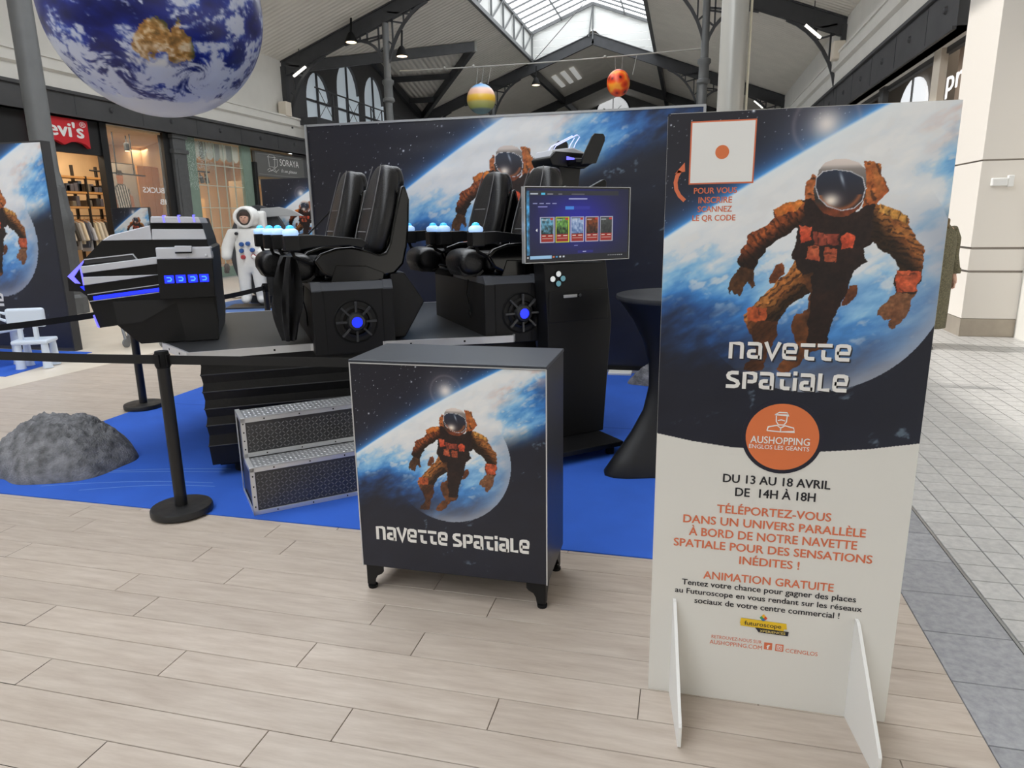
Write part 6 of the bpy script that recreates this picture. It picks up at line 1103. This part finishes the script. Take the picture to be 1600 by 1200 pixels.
MB().box(-.24, .30, .14, .38, 1.1, 1.84).build('backpack', 'suit_white', sa, bevel=.05, seg=3)
for s, p in ((-1, (-.43, -.1, .80)),): 
    g = MB(); g.ball(p, .06, 12, 8, (.9, .8, 1.1))
    for k in range(4): g.tube([(p[0] - .035 + .023 * k, p[1] - .02, p[2] - .04), (p[0] - .035 + .023 * k, p[1] - .035, p[2] - .09), (p[0] - .033 + .022 * k, p[1] - .02, p[2] - .12)], [.015, .013, .009], 7)
    g.tube([(p[0] + .04, p[1] - .02, p[2] + .0), (p[0] + .06, p[1] - .05, p[2] - .04), (p[0] + .05, p[1] - .06, p[2] - .07)], [.016, .014, .01], 7); g.build('glove', M_('glove', (96, 88, 84), .7), sa, 70)
mb_ = thing('moon_cutout', 'dark grey round moon panel with a pale fin behind the statue', 'panel', (-8.42, 12.72, 0)); MB().prism([(.85 * math.cos(R(a)) * .82, 1.05 + .92 * math.sin(R(a))) for a in range(0, 360, 10)], .0, .08).build('disc', M_('moon_grey', (70, 71, 74), .8, var=.25, vscale=4.), mb_, bevel=.01); MB().prism([(.1, 1.72), (.15, 1.90), (.55, 1.92), (.85, 1.86), (1.08, 1.74), (.5, 1.74)], -.08, -.02).build('fin', M_('fin_grey', (168, 170, 172), .5), mb_, bevel=.01); MB().box(-.3, .3, -.05, .25, .006, .16).build('foot', 'dark_grey', mb_)
# black covered stool beside the statue
t = thing('dark_barrel', 'dark round drum stool beside the statue', 'stool', (-7.42, 12.35, .006)); MB().lathe([(.22, 0), (.25, .1), (.25, .9), (.22, 1.0)], 24).build('drum', 'black_paint', t, 40); MB().lathe([(.24, .98), (.26, 1.0), (.26, 1.06), (.22, 1.09)], 24).build('lid', 'leather', t, 40)
# ---------------------------------------------------------------- passer-by behind the sign
pe = thing('person', 'person in a long olive tweed coat partly hidden behind the tall sign', 'person', (2.92, 9.45, 0), R(28))
pts = [(0, 0, .95, .15, .11), (0, 0, 1.18, .15, .11), (0, 0, 1.38, .16, .11), (0, 0, 1.50, .06), (-.02, -.01, 1.58, .065), (-.05, -.02, 1.66, .09), (-.06, -.01, 1.75, .065),
       (-.09, 0, .80, .085), (-.10, -.06, .48, .06), (-.10, .02, .10, .045), (-.10, -.12, .05, .04), (.09, 0, .80, .085), (.10, .10, .48, .06), (.10, .22, .12, .045), (.10, .10, .05, .04),
       (-.19, 0, 1.39, .06), (-.25, .02, 1.12, .046), (-.24, -.05, .88, .033), (.19, 0, 1.39, .06), (.25, .03, 1.12, .046), (.25, -.05, .88, .036), (.25, -.07, .815, .038, .022), (-.24, -.07, .815, .038, .022)]
ed = [(0, 1), (1, 2), (2, 3), (3, 4), (4, 5), (5, 6), (0, 7), (7, 8), (8, 9), (9, 10), (0, 11), (11, 12), (12, 13), (13, 14), (2, 15), (15, 16), (16, 17), (2, 18), (18, 19), (19, 20), (20, 21), (17, 22)]
for h, sgn in ((21, 1), (22, -1)):
    bx_, by, bz = pts[h][:3]
    for k, (dx, l) in enumerate(((-.03, .075), (-.010, .088), (.010, .083), (.028, .068))):
        i = len(pts); pts += [(bx_ + dx * .4 * sgn, by + dx, bz - .03, .0125), (bx_ + dx * .5 * sgn - .006 * sgn, by + dx * 1.1, bz - .03 - l * .5, .0115), (bx_ - .02 * sgn, by + dx * 1.1, bz - .03 - l * .9, .010)]; ed += [(h, i), (i, i + 1), (i + 1, i + 2)]
    i = len(pts); pts += [(bx_ - .005 * sgn, by - .035, bz - .005, .011), (bx_ - .015 * sgn, by - .045, bz - .04, .009)]; ed += [(h, i), (i, i + 1)]
skin_body('body', pts, ed, MATS['skin'], pe, 2)
tweed = M_('tweed', (104, 99, 78), .95, var=.5, vscale=70., bump=.6, bscale=120)
secs = []
for z, hx, hy, cy in ((.24, .235, .20, .03), (.5, .24, .19, .02), (.8, .245, .175, .01), (1.05, .24, .165, 0), (1.25, .245, .165, 0), (1.38, .235, .145, 0), (1.45, .15, .11, 0), (1.50, .10, .09, 0)):
    n = 28; q = []
    for i in range(n):
        a = 2 * math.pi * i / n; f = 1 + .035 * math.sin(7 * a) * max(0, (1.1 - z)); q.append((hx * f * math.cos(a), cy + hy * f * math.sin(a), z))
    secs.append(q)
MB().sweep(secs).build('coat', tweed, pe, 70)
for s in (-1, 1): MB().tube([(s * .17, 0, 1.41), (s * .245, .01, 1.30), (s * .272, .03, 1.1), (s * .268, -.01, .98), (s * .258, -.045, .90)], [.085, .085, .078, .075, .072], 16).build('sleeve', tweed, pe, 60); MB().lathe([(.075, .895), (.078, .91), (.076, .96)], 16, (s * .258, -.04, 0), None, False).build('cuff', tweed, pe, 60)
MB().tube([(.0, -.11, 1.44), (.09, -.03, 1.52), (.06, .07, 1.54), (-.06, .07, 1.54), (-.09, -.03, 1.52), (0, -.11, 1.44)], .03, 10).build('collar', M_('collar', (110, 92, 62), .9), pe, 60); MB().ball((-.06, .02, 1.70), .11, 20, 14, (.9, .95, 1.05)).build('hair', 'hair_brown', pe, 60)
for s, y in ((-1, 0), (1, .22)):
    MB().tube([(s * .1, y * .6, .52), (s * .1, y * .85 + .01, .3), (s * .1, y + .02, .08)], [.085, .075, .07], 12).build('trouser_leg', 'black_matt', pe, 60); MB().sweep([rr(s * .1, y - .08 + dy, z, .05, .13 * k, 16) for z, k, dy in ((.0, 1, 0), (.03, 1.02, 0), (.07, .8, .03), (.1, .5, .06))]).build('shoe', 'black_plastic', pe, 60)
fx = MB(); 
for (xx, zz) in ((-.08, 1.675), (-.02, 1.675)): fx.ball((xx, -.108, zz), .010, 8, 6)
fx.build('eyes', 'ink_black', pe); MB().ball((-.05, -.125, 1.645), .018, 8, 6, (.8, 1, 1.2)).build('nose', 'skin', pe, 60); MB().ball((-.045, -.105, 1.60), .022, 8, 6, (1.2, .4, .3)).build('mouth', 'lips', pe, 60)
